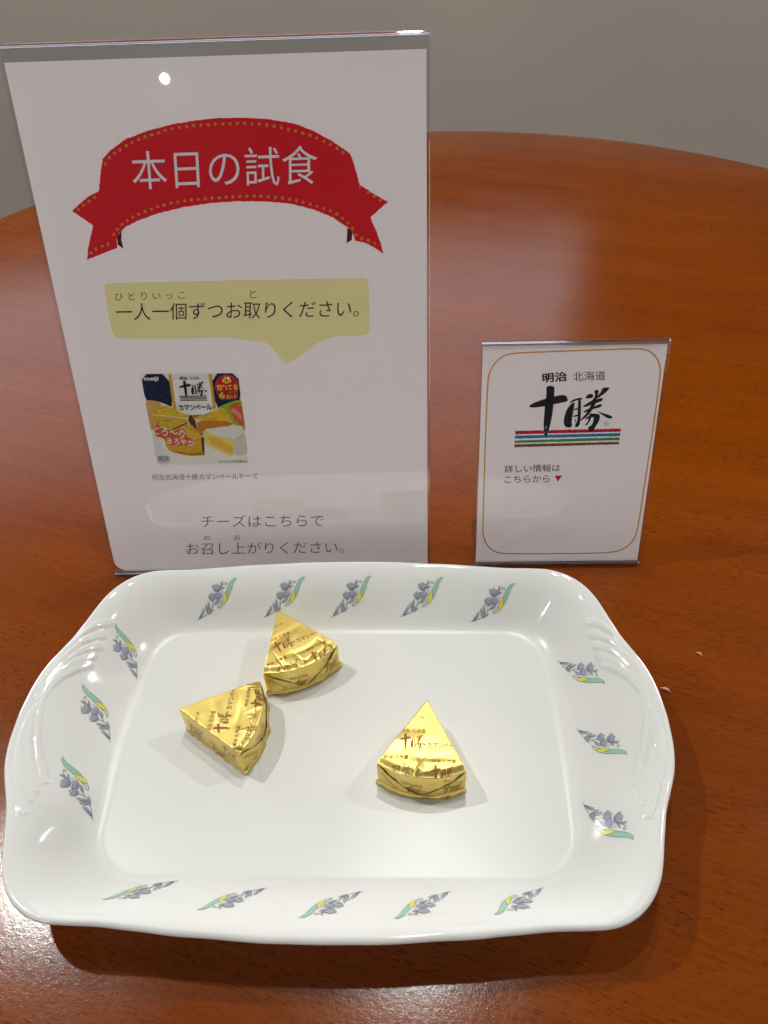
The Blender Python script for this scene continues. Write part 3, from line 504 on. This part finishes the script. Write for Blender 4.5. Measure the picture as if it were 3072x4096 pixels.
for k, (ax, ay, bx, by) in enumerate(D['motif_anchor']):
    A, B = V((ax, ay)) / 1000, V((bx, by)) / 1000
    mid = (A + B) / 2; e = .012
    # gradient of the wall under the sprig
    g = V(((hit(mid.x + e, mid.y)[0].z - hit(mid.x - e, mid.y)[0].z) / (2 * e), (hit(mid.x, mid.y + e)[0].z - hit(mid.x, mid.y - e)[0].z) / (2 * e)))
    gm = g.length; gd = g / gm; gt = V((gd.y, -gd.x)); kk = math.hypot(1, gm)
    def unfold(p): q = p - A; return V((q.dot(gt), q.dot(gd) * kk))
    W = unfold(B); E0 = V((ex, ey)) / 1000
    rot = math.atan2(W.y, W.x) - math.atan2(E0.y, E0.x); scl = W.length / E0.length
    cr_, sr_ = cos(rot) * scl / 1000, sin(rot) * scl / 1000
    vs = []
    for (x, y), ly in zip(SV, SL):
        u, v = x * cr_ - y * sr_, x * sr_ + y * cr_
        q = A + gt * u + gd * (v / kk); loc, nrm = hit(q.x, q.y)
        vs.append(loc + nrm * (.00008 + .00004 * ly))
    o = mesh_obj('flower_sprig', vs, SF, M_petal, dish, True)
    ca_ = o.data.color_attributes.new('tone', 'FLOAT_COLOR', 'POINT')
    ca_.data.foreach_set('color', [c for t in SCc for c in (*t, 1)])

# ---------------------------------------------------------------- lettering
_tc = {}
def text_tris(s, bold=0):
    if (s, bold) in _tc: return _tc[(s, bold)]
    cu = bpy.data.curves.new('tmp', 'FONT'); cu.body = s; cu.offset = bold; cu.resolution_u = 4; cu.fill_mode = 'FRONT'
    o = bpy.data.objects.new('tmp', cu); col.objects.link(o)
    dg = bpy.context.evaluated_depsgraph_get(); me = bpy.data.meshes.new_from_object(o.evaluated_get(dg)); me.calc_loop_triangles()
    vs = [(v.co.x, v.co.y) for v in me.vertices]; fs = [tuple(t.vertices) for t in me.loop_triangles]
    bpy.data.objects.remove(o); bpy.data.curves.remove(cu); bpy.data.meshes.remove(me)
    x0 = min(v[0] for v in vs); x1 = max(v[0] for v in vs); y0 = min(v[1] for v in vs); y1 = max(v[1] for v in vs)
    _tc[(s, bold)] = ([((x - x0) / (x1 - x0), (y1 - y) / (y1 - y0)) for x, y in vs], fs); return _tc[(s, bold)]
def put(uv, box):
    (ax, ay), (bx, by), (cx, cy) = box
    return [(ax + u * (bx - ax) + v * (cx - ax), ay + u * (by - ay) + v * (cy - ay)) for u, v in uv]
LB = D['logo_box']
def logo_tris():
    vs, fs = [], []
    for pl in D['logo_mm']:
        v, f = tris_of(smooth_poly(pl, 1)); o = len(vs)
        vs += [((p.x - LB[0]) / (LB[2] - LB[0]), (LB[3] - p.y) / (LB[3] - LB[1])) for p in v]; fs += [tuple(i + o for i in t) for t in f]
    return vs, fs
LOGO = logo_tris()

# ---------------------------------------------------------------- printed sheets
def sheet_matrix(s):
    x, y, yaw, t = s[:4]
    u = V((cos(yaw), sin(yaw), 0)); n = V((-sin(yaw), cos(yaw), 0)); v = V((0, 0, 1)) * cos(t) + n * sin(t); z = u.cross(v)
    return Matrix(((u.x, v.x, z.x, x), (u.y, v.y, z.y, y), (u.z, v.z, z.z, 0), (0, 0, 0, 1)))
def flat(name, polys, colname, parent, layer, jitter=0, label=None):
    """closed polygons in sheet millimetres printed as one flat shape"""
    vs, fs = [], []
    for pl in polys:
        if jitter:
            Q = []
            for i in range(len(pl)):
                a, b = V(pl[i]), V(pl[(i + 1) % len(pl)]); n = max(1, int((b - a).length / jitter[0])); t = (b - a).normalized(); nn = V((-t.y, t.x))
                for k in range(n): Q.append(tuple(a.lerp(b, k / n) + nn * (random.uniform(-1, 1) * jitter[1])))
            pl = Q
        v, f = tris_of(pl); o = len(vs); vs += [(p.x / 1000, p.y / 1000, .00004 * layer + .00002) for p in v]; fs += [tuple(i + o for i in t) for t in f]
    return mesh_obj(name, vs, fs, ink(colname), parent)
def tri_obj(name, v2, fs, colname, parent, layer):
    return mesh_obj(name, [(x / 1000, y / 1000, .00004 * layer + .00002) for x, y in v2], fs, ink(colname), parent)
def paper(W_, H0, H1, parent, cut=0, n=24):
    """sheet with slightly rounded lower left corner, and real thickness"""
    pts = [(W_, H0), (W_, H1), (0, H1)] + ([(0, H0 + cut)] + [(cut - cut * cos(a), H0 + cut * .9 - cut * .9 * sin(a)) for a in np.linspace(.15, pi / 2, 6)] if cut else [(0, H0)])
    bm = bmesh.new(); f = bm.faces.new([bm.verts.new((x / 1000, y / 1000, 0)) for x, y in pts])
    return from_bm('sheet', bm, M_paper, parent)
s1m, s2m = sheet_matrix(D['s1']), sheet_matrix(D['s2'])
poster = empty('tasting_poster', s1m, 'large white paper notice with red ribbon heading and yellow speech bubble in the tall stand', 'notice')
paper(209.6, 3.4, 299.2, poster, 9)
flat('ribbon_end', [D['tail_l']], 'band', poster, 1, (.7, .15)); flat('ribbon_end', [D['tail_r']], 'band', poster, 1, (.7, .15))
flat('ribbon_fold', [D['dark_l']], 'bandfold', poster, 2); flat('ribbon_fold', [D['dark_r']], 'bandfold', poster, 2)
flat('ribbon_band', [D['band']], 'band', poster, 3, (.7, .15))
sp_ = []
for path in D['stitch']:
    P = smooth_poly(path, 2, False); Lh = 0; nxt = 1.0
    for i in range(len(P) - 1):
        a, b = V(P[i]), V(P[i + 1]); d = (b - a).length; t = (b - a).normalized()
        while nxt <= Lh + d:
            c = a + t * (nxt - Lh); s_ = 1.05; nn = V((-t.y, t.x)); r0 = random.uniform(0, 6)
            sp_.append([tuple(c + (t * cos(q + r0) + nn * sin(q + r0)) * s_ * random.uniform(.55, 1.0)) for q in np.linspace(0, 2 * pi, 9)[:-1]])
            nxt += 3.75
        Lh += d
flat('ribbon_stitching', sp_, 'stitch', poster, 4)
flat('speech_bubble', [smooth_poly(D['bubble'], 1)], 'bubble', poster, 1)
# printed photograph of the cheese pack
pk = empty('pack_picture', Matrix.Identity(4), '', ''); pk.parent = poster
for k_ in ('label', 'category'): del pk[k_]
pkm = {}
pv, pf_, pmi, pmats = [], [], [], []
for k, (c, pl) in enumerate(D['pack']):
    if ink(c) not in pmats: pmats.append(ink(c))
    v, f = tris_of(smooth_poly(pl, 1) if len(pl) > 5 else pl); o = len(pv)
    pv += [(p.x / 1000, p.y / 1000, .00003 + .000012 * k) for p in v]; pf_ += [tuple(i + o for i in t) for t in f]; pmi += [pmats.index(ink(c))] * len(f)
bp = list(pv)
mesh_obj('picture_ground', pv, pf_, pmats, pk, False, pmi)
# crinkle strokes on the printed foil and marbling on the navy
def strokes(name, colname, area, n, ln_, w_, layer, ang0=None):
    v2, fs = [], []
    ar = np.array(area); lo, hi = ar.min(0), ar.max(0)
    def inside(x, y):
        c = False; m_ = len(area); j = m_ - 1
        for i in range(m_):
            xi, yi = area[i]; xj, yj = area[j]
            if (yi > y) != (yj > y) and x < (xj - xi) * (y - yi) / (yj - yi) + xi: c = not c
            j = i
        return c
    k = 0; tries = 0
    while k < n and tries < n * 20:
        tries += 1
        x, y = random.uniform(lo[0], hi[0]), random.uniform(lo[1], hi[1])
        a = (ang0 if ang0 is not None else 0) + random.gauss(0, .5); l = random.uniform(.4, 1) * ln_
        P = [(x, y), (x + l * cos(a) * .5, y + l * sin(a) * .5 + random.uniform(-.25, .25)), (x + l * cos(a), y + l * sin(a))]
        if not all(inside(*q) for q in P): continue
        v, f = ribbon(P, w_ * random.uniform(.5, 1)); o = len(v2); v2 += [tuple(q) for q in v]; fs += [tuple(i + o for i in t) for t in f]; k += 1
    if v2: tri_obj(name, v2, fs, colname, pk, layer)
COL['marble'] = S(58, 84, 124); COL['foil5'] = S(250, 226, 110)
pd = [p for p in D['pack']]
navy = [p for c, p in pd if c == 'navy']
for a in navy: strokes('picture_detail', 'marble', a, 26, 3.2, .22, 10, 1.0)
for c, a in pd:
    if c in ('foil1', 'foil2', 'foil3') :
        strokes('picture_detail', 'foil5', a, 26, 2.6, .3, 10, -.35); strokes('picture_detail', 'foil4', a, 30, 2.2, .28, 11, .5)
    if c == 'tomato': strokes('picture_detail', 'salmon', a, 9, 2.4, .4, 10, 1.2)
    if c == 'green': strokes('picture_detail', 'yellow', a, 5, 1.6, .2, 10, 1.2)
    if c == 'rind2': strokes('picture_detail', 'tan', a, 10, 1.6, .2, 10, 1.2)
for c, pl in D['badge']: flat('badge_shape', [pl], c, pk, 12 + (2 if c == 'red' else 4 if c != 'badgerim' else 0))
for c, pl in D['packstripe']: flat('brand_stripe', [pl], c, pk, 12)
tri_obj('brush_logo', put(LOGO[0], D['packlogo']), LOGO[1], 'ink', pk, 14)
v, f = ribbon(D['chillbox'], .22, True); tri_obj('text_box', [tuple(q) for q in v], f, 'ink', pk, 12)

card = empty('info_card', s2m, 'small white paper card with black brush logo over four coloured stripes in the short stand', 'card')
paper(107.2, 2.2, 149.0, card, 0)
v, f = ribbon(smooth_poly(D['border'], 2), .85, True); tri_obj('border_line', [tuple(q) for q in v], f, 'border', card, 1)
for c, pl in D['stripes']: flat('brand_stripe', [pl], c, card, 1, (.5, .16))
tri_obj('brush_logo', put(LOGO[0], [(LB[0], LB[3]), (LB[2], LB[3]), (LB[0], LB[1])]), LOGO[1], 'ink', card, 2)
# dry-brush gaps at the foot of the long stroke
dry = []
bxm, bym = LB[0], LB[1]
for i in range(16):
    u = random.uniform(.176, .236); vv_ = random.uniform(.80, .97); x = LB[0] + u * (LB[2] - LB[0]); y = LB[3] - vv_ * (LB[3] - LB[1])
    l = random.uniform(.3, 1.3); dry.append([(x, y), (x + .12, y + .05), (x + .16, y + l), (x + .03, y + l + .1)])
flat('brush_gaps', dry, 'white', card, 3)
v, f = ribbon(D['regring'], .13, True); tri_obj('mark_ring', [tuple(q) for q in v], f, 'ink', card, 1)
flat('pointer_triangle', [D['tri']], 'red', card, 1)
for sheet, name, s, c, box, bold in D['text']:
    uv, fs = text_tris(s, bold)
    par = pk if name == 'pack_text' else (poster if sheet == 1 else card)
    if s in ('とろ〜り', 'まろやか'): layer = 16
    elif name == 'pack_text': layer = 20
    else: layer = 6
    tri_obj(name, put(uv, box), fs, c, par, layer)

# ---------------------------------------------------------------- acrylic stands
def stand(nm, s, W_, H_, depth, label):
    m = sheet_matrix(s); root = empty(nm, m, label, 'sign stand', 'clear acrylic sign stands')
    g = .0017; t = .0014; y1 = H_ - .002 - t
    slab('front_pane', -.001, W_, .004, y1, g - t / 2 + .0003, g + t / 2 + .0003, M_clear, root, .0002)
    slab('back_pane', -.001, W_, .004, y1, -g - t / 2, -g + t / 2, M_clear, root, .0002)
    def bend(name, yc, sgn, ro, ri):
        vs, fs = [], []; K = 14
        for xi, x in enumerate((-.001, W_)):
            for k in range(K + 1):
                a = pi * k / K; vs.append((x, yc + sgn * ro * sin(a), .00015 + ro * cos(a)))
            for k in range(K + 1):
                a = pi * (K - k) / K; vs.append((x, yc + sgn * ri * sin(a), .00015 + ri * cos(a)))
        n = 2 * K + 2
        for k in range(n): fs.append((k, (k + 1) % n, n + (k + 1) % n, n + k))
        for k in range(K): fs.append((k, k + 1, n - 2 - k, n - 1 - k)); fs.append((n + k, 2 * n - 1 - k, 2 * n - 2 - k, n + k + 1))
        o = mesh_obj(name, vs, fs, M_glass, root)
        bm = bmesh.new(); bm.from_mesh(o.data); bmesh.ops.recalc_face_normals(bm, faces=bm.faces[:]); bm.to_mesh(o.data); bm.free()
    bend('top_fold', y1 + .00005, 1, .00245, .0010)
    bend('bottom_fold', .00395, -1, .00245, .0010)
    # foot lying back on the table (world-flat), with rounded rear corners
    x, y, yaw, tt = s[:4]
    pts = [(0, .001), (W_ - .001, .001)] + [(W_ - .009 + .008 * cos(a), depth - .008 + .008 * sin(a)) for a in np.linspace(0, pi / 2, 7)] + [(.008 - .008 * sin(a), depth - .008 + .008 * cos(a)) for a in np.linspace(0, pi / 2, 7)]
    bm = bmesh.new(); f0 = bm.faces.new([bm.verts.new((px, py, .0003)) for px, py in pts])
    r = bmesh.ops.extrude_face_region(bm, geom=[f0])
    for v in [q for q in r['geom'] if isinstance(q, bmesh.types.BMVert)]: v.co.z += .0014
    bmesh.ops.recalc_face_normals(bm, faces=bm.faces[:])
    T = m.inverted() @ (Matrix.Translation((x, y, 0)) @ Matrix.Rotation(yaw, 4, 'Z'))
    bmesh.ops.transform(bm, matrix=T, verts=bm.verts[:])
    from_bm('foot', bm, M_foot, root)
    return root
stand('acrylic_stand', D['s1'], .2112, .3080, .085, 'tall clear acrylic sign stand holding the large poster behind the left of the dish')
stand('acrylic_stand', D['s2'], .1082, .1525, .048, 'short clear acrylic sign stand holding the small card behind the right of the dish')

# ---------------------------------------------------------------- foil-wrapped cheese wedges
WR, WH = D['wR'], D['wh']
def sstep(a, b, x): t = min(1, max(0, (x - a) / (b - a))); return t * t * (3 - 2 * t)
def outline(n_side=90, n_arc=120):
    P = []
    c1, c2 = V((WR * sin(pi / 6), -WR * cos(pi / 6))), V((-WR * sin(pi / 6), -WR * cos(pi / 6)))
    for k in range(n_side): P.append(V((0, 0)).lerp(c1, k / n_side))
    for k in range(n_arc):
        a = pi / 6 - pi / 3 * k / n_arc; P.append(V((WR * sin(a), -WR * cos(a))))
    for k in range(n_side): P.append(c2.lerp(V((0, 0)), k / n_side))
    for _ in range(3): P = [(P[i - 1] + P[i] * 2 + P[(i + 1) % len(P)]) / 4 for i in range(len(P))]
    return P
OUT = outline(); NO = len(OUT); CEN = V((0, -.62 * WR))
def nrm2(i):
    t = (OUT[(i + 1) % NO] - OUT[i - 1]).normalized(); return V((t.y, -t.x)) * -1 if False else V((t.y, -t.x))
NRM = [nrm2(i) for i in range(NO)]
if NRM[NO // 2].y > 0: NRM = [-n for n in NRM]
_pl = {}
def pleats(seed):
    if seed in _pl: return _pl[seed]
    r = random.Random(int(seed * 100)); L = []
    for k in range(9):      # sharp folds running in from the curved edge
        a = r.uniform(-.46, .46); rho0 = r.uniform(.93, 1.02); ln_ = r.uniform(.10, .34); da = r.uniform(-.55, .55)
        p0 = V((WR * rho0 * sin(a), -WR * rho0 * cos(a))); d = V((-sin(a + da), cos(a + da)))
        L.append((p0, p0 + d * ln_ * WR, r.uniform(.0007, .0017), r.choice((-1, 1)) * r.uniform(.00025, .0006), r.uniform(.15, .85)))
    for k in range(3):      # gentle facets across the flat
        a = r.uniform(0, pi); c = V((r.uniform(-.2, .2) * WR, -r.uniform(.35, .8) * WR)); d = V((cos(a), sin(a) * .5))
        L.append((c - d * .014, c + d * .014, r.uniform(.004, .007), r.uniform(-.00035, .00035), .5))
    _pl[seed] = L; return L
def crease(x, y, seed, amp):
    rho = math.hypot(x, y) / WR; p = V((x, y)); z = 0
    for A, B, w_, h, sk in pleats(seed):
        d = B - A; L2 = d.length; t = d / L2; u = (p - A).dot(t) / L2
        if u < -.1 or u > 1: continue
        s = (p - A).dot(V((-t.y, t.x))); fade = max(0, 1 - max(0, u)) * 1.2
        fade = min(1, fade)
        ww = w_ * (.5 + .5 * (1 - max(0, u)))
        f = 1 - (s / (ww * 2 * sk) if s > 0 else -s / (ww * 2 * (1 - sk)))
        if f > 0: z += h * f * fade
    # shallow valley where the wrap was pulled down toward the curved edge
    v = (rho - (.76 + .03 * noise.noise(V((x * 60, seed, 0))))) / .055
    z -= amp * .30 * max(0, 1 - abs(v)) * max(0, 1 - abs(x - .004) / .013)
    z += .00012 * noise.noise(V((x * 110, y * 110, seed)))
    z -= .0014 * sstep(.90, 1.0, rho)
    return z
def foil_flap(poly, base, lift, seed, dirs):
    """a folded leaf of foil on the curved back: poly in (s,h), s along the arc -1..1, h height 0..1"""
    bm = bmesh.new(); v3 = [V((x, y, 0)) for x, y in poly]; vv = [bm.verts.new(p) for p in v3]
    for t in tessellate_polygon([v3]):
        try: bm.faces.new([vv[i] for i in t])
        except Exception: pass
    for _ in range(5):
        es = [e for e in bm.edges if math.hypot((e.verts[0].co.x - e.verts[1].co.x) * .023, (e.verts[0].co.y - e.verts[1].co.y) * .02) > .0016]
        if not es: break
        bmesh.ops.subdivide_edges(bm, edges=es, cuts=1); bmesh.ops.triangulate(bm, faces=bm.faces[:])
    for v in bm.verts:
        s, h = v.co.x, v.co.y; a = s * pi / 6; d = max(0, dirs[0] * s + dirs[1] * h + dirs[2])
        off = base * (1.05 - .9 * min(1, abs(s)) ** 6) + lift * min(1, d) ** 2 * (1 - min(1, abs(s)) ** 8) + .00022 * noise.noise(V((s * 5, h * 5, seed)))
        v.co = V(((WR + off) * sin(a), -(WR + off) * cos(a), max(.0002, h * (WH - .0012))))
    return bm
def wedge(idx, label, seed, amp, mirror):
    x, y, a = D['wedge'][idx]
    m = Matrix.Translation((x, y, ZF + .0003)) @ Matrix.Rotation(a - pi / 6 + pi / 2, 4, 'Z')
    root = empty('cheese_wedge', m, label, 'cheese', 'foil-wrapped cheese wedges on the dish')
    vs, fs = [], []; e = .0005; nr = 0
    ins = [OUT[i] - NRM[i] * e for i in range(NO)]
    NT = 46
    for k in range(1, NT + 1):
        s = (k / NT) ** .8
        for i in range(NO):
            p = CEN.lerp(ins[i], s); vs.append((p.x, p.y, WH + crease(p.x, p.y, seed, amp)))
        nr += 1
    for ph in (.35, .8, 1.2, pi / 2):
        for i in range(NO):
            p = ins[i] + NRM[i] * e * sin(ph); z = crease(ins[i].x, ins[i].y, seed, amp)
            vs.append((p.x, p.y, WH - e * (1 - cos(ph)) + z))
        nr += 1
    NS = 22
    for k in range(1, NS + 1):
        f = k / NS
        for i in range(NO):
            o = OUT[i]; z0 = WH - e + crease(ins[i].x, ins[i].y, seed, amp); z = z0 * (1 - f)
            rho = o.length / WR; w = .00035 * noise.noise(V((i * .09, f * 2.2, seed))) + .0005 * sin(pi * f) * (1 if 88 < i < 212 else .25)
            # little foot where the foil spreads at the bottom
            w += .0007 * max(0, f - .86) / .14 * (1 + noise.noise(V((i * .15, 3, seed))))
            p = o + NRM[i] * w; vs.append((p.x, p.y, z))
        nr += 1
    for q in range(nr - 1):
        for i in range(NO):
            j = (i + 1) % NO; fs.append((q * NO + i, (q + 1) * NO + i, (q + 1) * NO + j, q * NO + j))
    vs.append((CEN.x, CEN.y, WH + crease(CEN.x, CEN.y, seed, amp))); c = len(vs) - 1
    for i in range(NO): fs.append((c, i, (i + 1) % NO))
    fs.append(tuple((nr - 1) * NO + i for i in range(NO))[::-1])
    o = mesh_obj('foil_wrap', vs, fs, M_foil, root, True)
    bvh = BVHTree.FromPolygons([V(v) for v in vs], fs)
    sg = -1 if mirror else 1
    fl = []
    L1 = [(-1.0, .92), (-.86, .90), (-.45, .52), (-.04, .16), (-.16, .0), (-1.0, .0)]
    L2 = [(1.0, .96), (.93, .93), (.5, .58), (.10, .20), (.14, .02), (1.0, .0)]
    for poly, dirs, li in ((L1, (1.0, 1.0, -.05), .0024), (L2, (-1.0, 1.0, .05), .0020)):
        pl = [(sg * p[0], p[1]) for p in poly]; pl = pl if sg > 0 else pl[::-1]
        bm = foil_flap(pl, .0008, li, seed + len(fl), (sg * dirs[0], dirs[1], dirs[2])); from_bm('foil_flap', bm, M_foil, root, True); fl.append(1)
    # turned-out hem along the bottom of the curved side
    hv, hf = [], []; n = 60
    for i in range(n + 1):
        s = -1.02 + 2.04 * i / n; an = s * pi / 6
        j1 = noise.noise(V((s * 4, 1, seed))); j2 = noise.noise(V((s * 9, 7, seed)))
        for r, z in ((WR + .0005, .0030 + .0016 * j1), (WR + .0010 + .0003 * j2, .0024 + .0014 * j1), (WR + .0016 + .0013 * j1 + .0005 * j2, .0012 + .0010 * j2), (WR + .0009, .0003)):
            hv.append((r * sin(an), -r * cos(an), max(.0002, z)))
    for i in range(n):
        for k in range(3): hf.append((i * 4 + k, i * 4 + k + 1, i * 4 + 5 + k, i * 4 + 4 + k))
    mesh_obj('foil_hem', hv, hf, M_foil, root, True)
    # printing
    pv, pfs = [], []
    def stamp(v2, f, cast):
        bm = bmesh.new(); vv = [bm.verts.new((p[0], p[1], 0)) for p in v2]
        for t in f:
            try: bm.faces.new([vv[i] for i in t])
            except Exception: pass
        for _ in range(3):
            es = [e_ for e_ in bm.edges if e_.calc_length() > .9]
            if not es: break
            bmesh.ops.subdivide_edges(bm, edges=es, cuts=1); bmesh.ops.triangulate(bm, faces=bm.faces[:])
        mp_ = {}; bm.verts.index_update()
        for v in bm.verts:
            h = cast(v.co.x / 1000, v.co.y / 1000)
            if h is not None: mp_[v.index] = len(pv); pv.append(h)
        for f_ in bm.faces:
            ids = [v.index for v in f_.verts]
            if all(i in mp_ for i in ids): pfs.append(tuple(mp_[i] for i in ids))
        bm.free()
    def top(xx, yy):
        loc, nn, i, d = bvh.ray_cast(V((xx, yy, .05)), V((0, 0, -1)))
        if loc is None or loc.z < WH - .006 or abs(nn.z) < .5: return None
        return loc + V((0, 0, .00013))
    FO = D['foil']
    def tx(s, box, cast, bold=.01): uv, f = text_tris(s, bold); stamp(put(uv, box), f, cast)
    tx('明治 北海道', FO['main'], top, .0); stamp(put(LOGO[0], FO['logo']), LOGO[1], top); tx('カマンベール', FO['kama'], top, .02)
    tx('明治 北海道', FO['second'], top); stamp(put(LOGO[0], FO['logo2']), LOGO[1], top); tx('カマンベール', FO['ber'], top, .02)
    sh = [(p[0] - 17, p[1] - 16.7) for p in FO['logo2']]; tx('明治 北海道', [(-19, -34.6), (-7, -33.6), (-18.8, -36.8)], top); tx('カマンベール', [(-14.5, -39.6), (-1, -38.6), (-14.2, -42.4)], top, .02)
    # three upright sides
    def side_cast(kind):
        def f(u, v):
            if kind == 0: base_, nn = V((u * sin(pi / 6), -u * cos(pi / 6))), V((cos(pi / 6), sin(pi / 6)))
            elif kind == 1: base_, nn = V((-u * sin(pi / 6), -u * cos(pi / 6))), V((-cos(pi / 6), sin(pi / 6)))
            if u < .002 or u > WR - .002 or v < .001 or v > WH - .0022: return None
            loc, n_, i, d = bvh.ray_cast(V((base_.x + nn.x * .02, base_.y + nn.y * .02, v)), V((-nn.x, -nn.y, 0)))
            return None if loc is None else loc + V((nn.x, nn.y, 0)) * .00013
        return f
    mesh_obj('foil_print', pv, pfs, M_foilprint, root); pv.clear(); pfs.clear()
    for kind in (0, 1):
        c_ = side_cast(kind); fx = (lambda b: [(44.6 - p[0], p[1]) for p in b]) if kind == 0 else (lambda b: b)
        for dx, dy in ((3, 1), (19, -5), (30, 6)):
            if kind == 0: dx = dx - 2
            tx('明治 北海道', [(dx + 3, dy + 15), (dx + 14, dy + 12), (dx + 2.4, dy + 12.8)], c_)
            stamp(put(LOGO[0], [(dx + 2, dy + 12), (dx + 13, dy + 9), (dx, dy + 4)]), LOGO[1], c_)
            tx('カマンベール', [(dx + 1, dy + 3.4), (dx + 14, dy - .2), (dx + .4, dy + .6)], c_, .02)
    def arc(u, v):
        an = u / WR
        if abs(an) > pi / 6 - .03 or v < .004 or v > WH - .004: return None
        r_ = WR + .0024; s = an * 6 / pi * sg
        # lie on the outermost leaf here: flaps follow the analytic offset
        return (s, V((sin(an), -cos(an), 0)), v)
    mesh_obj('side_print', pv, pfs, M_sideprint, root)
    # printing on the flaps: cast on the flap meshes
    vv_all, ff_all = [], []
    for ch in root.children:
        if ch.name.startswith(('foil_flap', 'foil_wrap')):
            b_ = len(vv_all); vv_all += [v.co.copy() for v in ch.data.vertices]; ff_all += [tuple(i + b_ for i in p.vertices) for p in ch.data.polygons]
    bv2 = BVHTree.FromPolygons(vv_all, ff_all); pv, pfs = [], []
    def arc_cast(u, v):
        an = u / WR
        if abs(an) > pi / 6 - .02 or v < .0045 or v > WH - .0035: return None
        d = V((sin(an), -cos(an), 0)); loc, n_, i, dd = bv2.ray_cast(V((0, 0, v)) + d * (WR + .02), -d)
        return None if loc is None else loc + d * .00016
    pv_, pfs_ = pv, pfs
    def stamp2(v2, f):
        bm = bmesh.new(); vv = [bm.verts.new((p[0], p[1], 0)) for p in v2]
        for t in f:
            try: bm.faces.new([vv[i] for i in t])
            except Exception: pass
        mp_ = {}; bm.verts.index_update()
        for v in bm.verts:
            h = arc_cast(v.co.x / 1000, v.co.y / 1000)
            if h is not None: mp_[v.index] = len(pv_); pv_.append(h)
        for f_ in bm.faces:
            ids = [v.index for v in f_.verts]
            if all(i in mp_ for i in ids):
                q = [pv_[mp_[i]] for i in ids]
                if max((q[0] - q[1]).length, (q[1] - q[2]).length) < .004: pfs_.append(tuple(mp_[i] for i in ids))
        bm.free()
    uvk, fk = text_tris('カマンベール', .02); uvm, fm = text_tris('明治 北海道', .01)
    stamp2(put(uvk, [(-20, 14), (-11, 6), (-21.2, 12.2)]), fk); stamp2(put(uvm, [(-9.5, 13.5), (1, 12.6), (-9.6, 11.2)]), fm)
    stamp2(put(LOGO[0], [(12, 13), (22, 10), (10, 5)]), LOGO[1]); stamp2(put(uvk, [(12, 17), (22, 12), (11, 15.4)]), fk)
    stamp2(put(LOGO[0], [(-6, 11), (1, 8), (-8, 4)]), LOGO[1])
    if pv_: mesh_obj('flap_print', pv_, pfs_, M_sideprint, root)
    return root
wedge(0, 'gold foil cheese wedge lying furthest back, beside the dish rim flowers', 1.3, .0010, True)
wedge(1, 'gold foil cheese wedge at left, its tip pointing left', 4.2, .0011, False)
wedge(2, 'gold foil cheese wedge standing alone at right of the other two', 7.7, .0012, False)

# ---------------------------------------------------------------- chips on the table
def chip(x, y, rot, L_, W_, label):
    vs, fs = [], []; n = 10
    for i in range(n + 1):
        t = i / n; ww = W_ * math.sin(pi * min(1, t * .92 + .06)) * .5; zz = .0004 + .0009 * sin(pi * t)
        for k, (oy, oz) in enumerate(((-1, 0), (0, .0004), (1, 0), (0, -.0002))): vs.append((L_ * (t - .5), oy * ww + L_ * .06 * sin(pi * t), zz + oz))
    for i in range(n):
        for k in range(4): fs.append((i * 4 + k, i * 4 + (k + 1) % 4, i * 4 + 4 + (k + 1) % 4, i * 4 + 4 + k))
    fs += [(3, 2, 1, 0), tuple(n * 4 + k for k in range(4))]
    o = mesh_obj('crumb', vs, fs, M_crumb, None, True); o.matrix_world = Matrix.Translation((x, y, .0001)) @ Matrix.Rotation(rot, 4, 'Z'); tag(o, label, 'crumb', 'pale crumbs on the table')
chip(.1571, .2487, -.5, .0062, .0019, 'larger pale crumb on the table close to the right rim of the dish')
chip(.1843, .2725, -.9, .0042, .0015, 'smaller pale crumb on the table further out and back from the right rim')
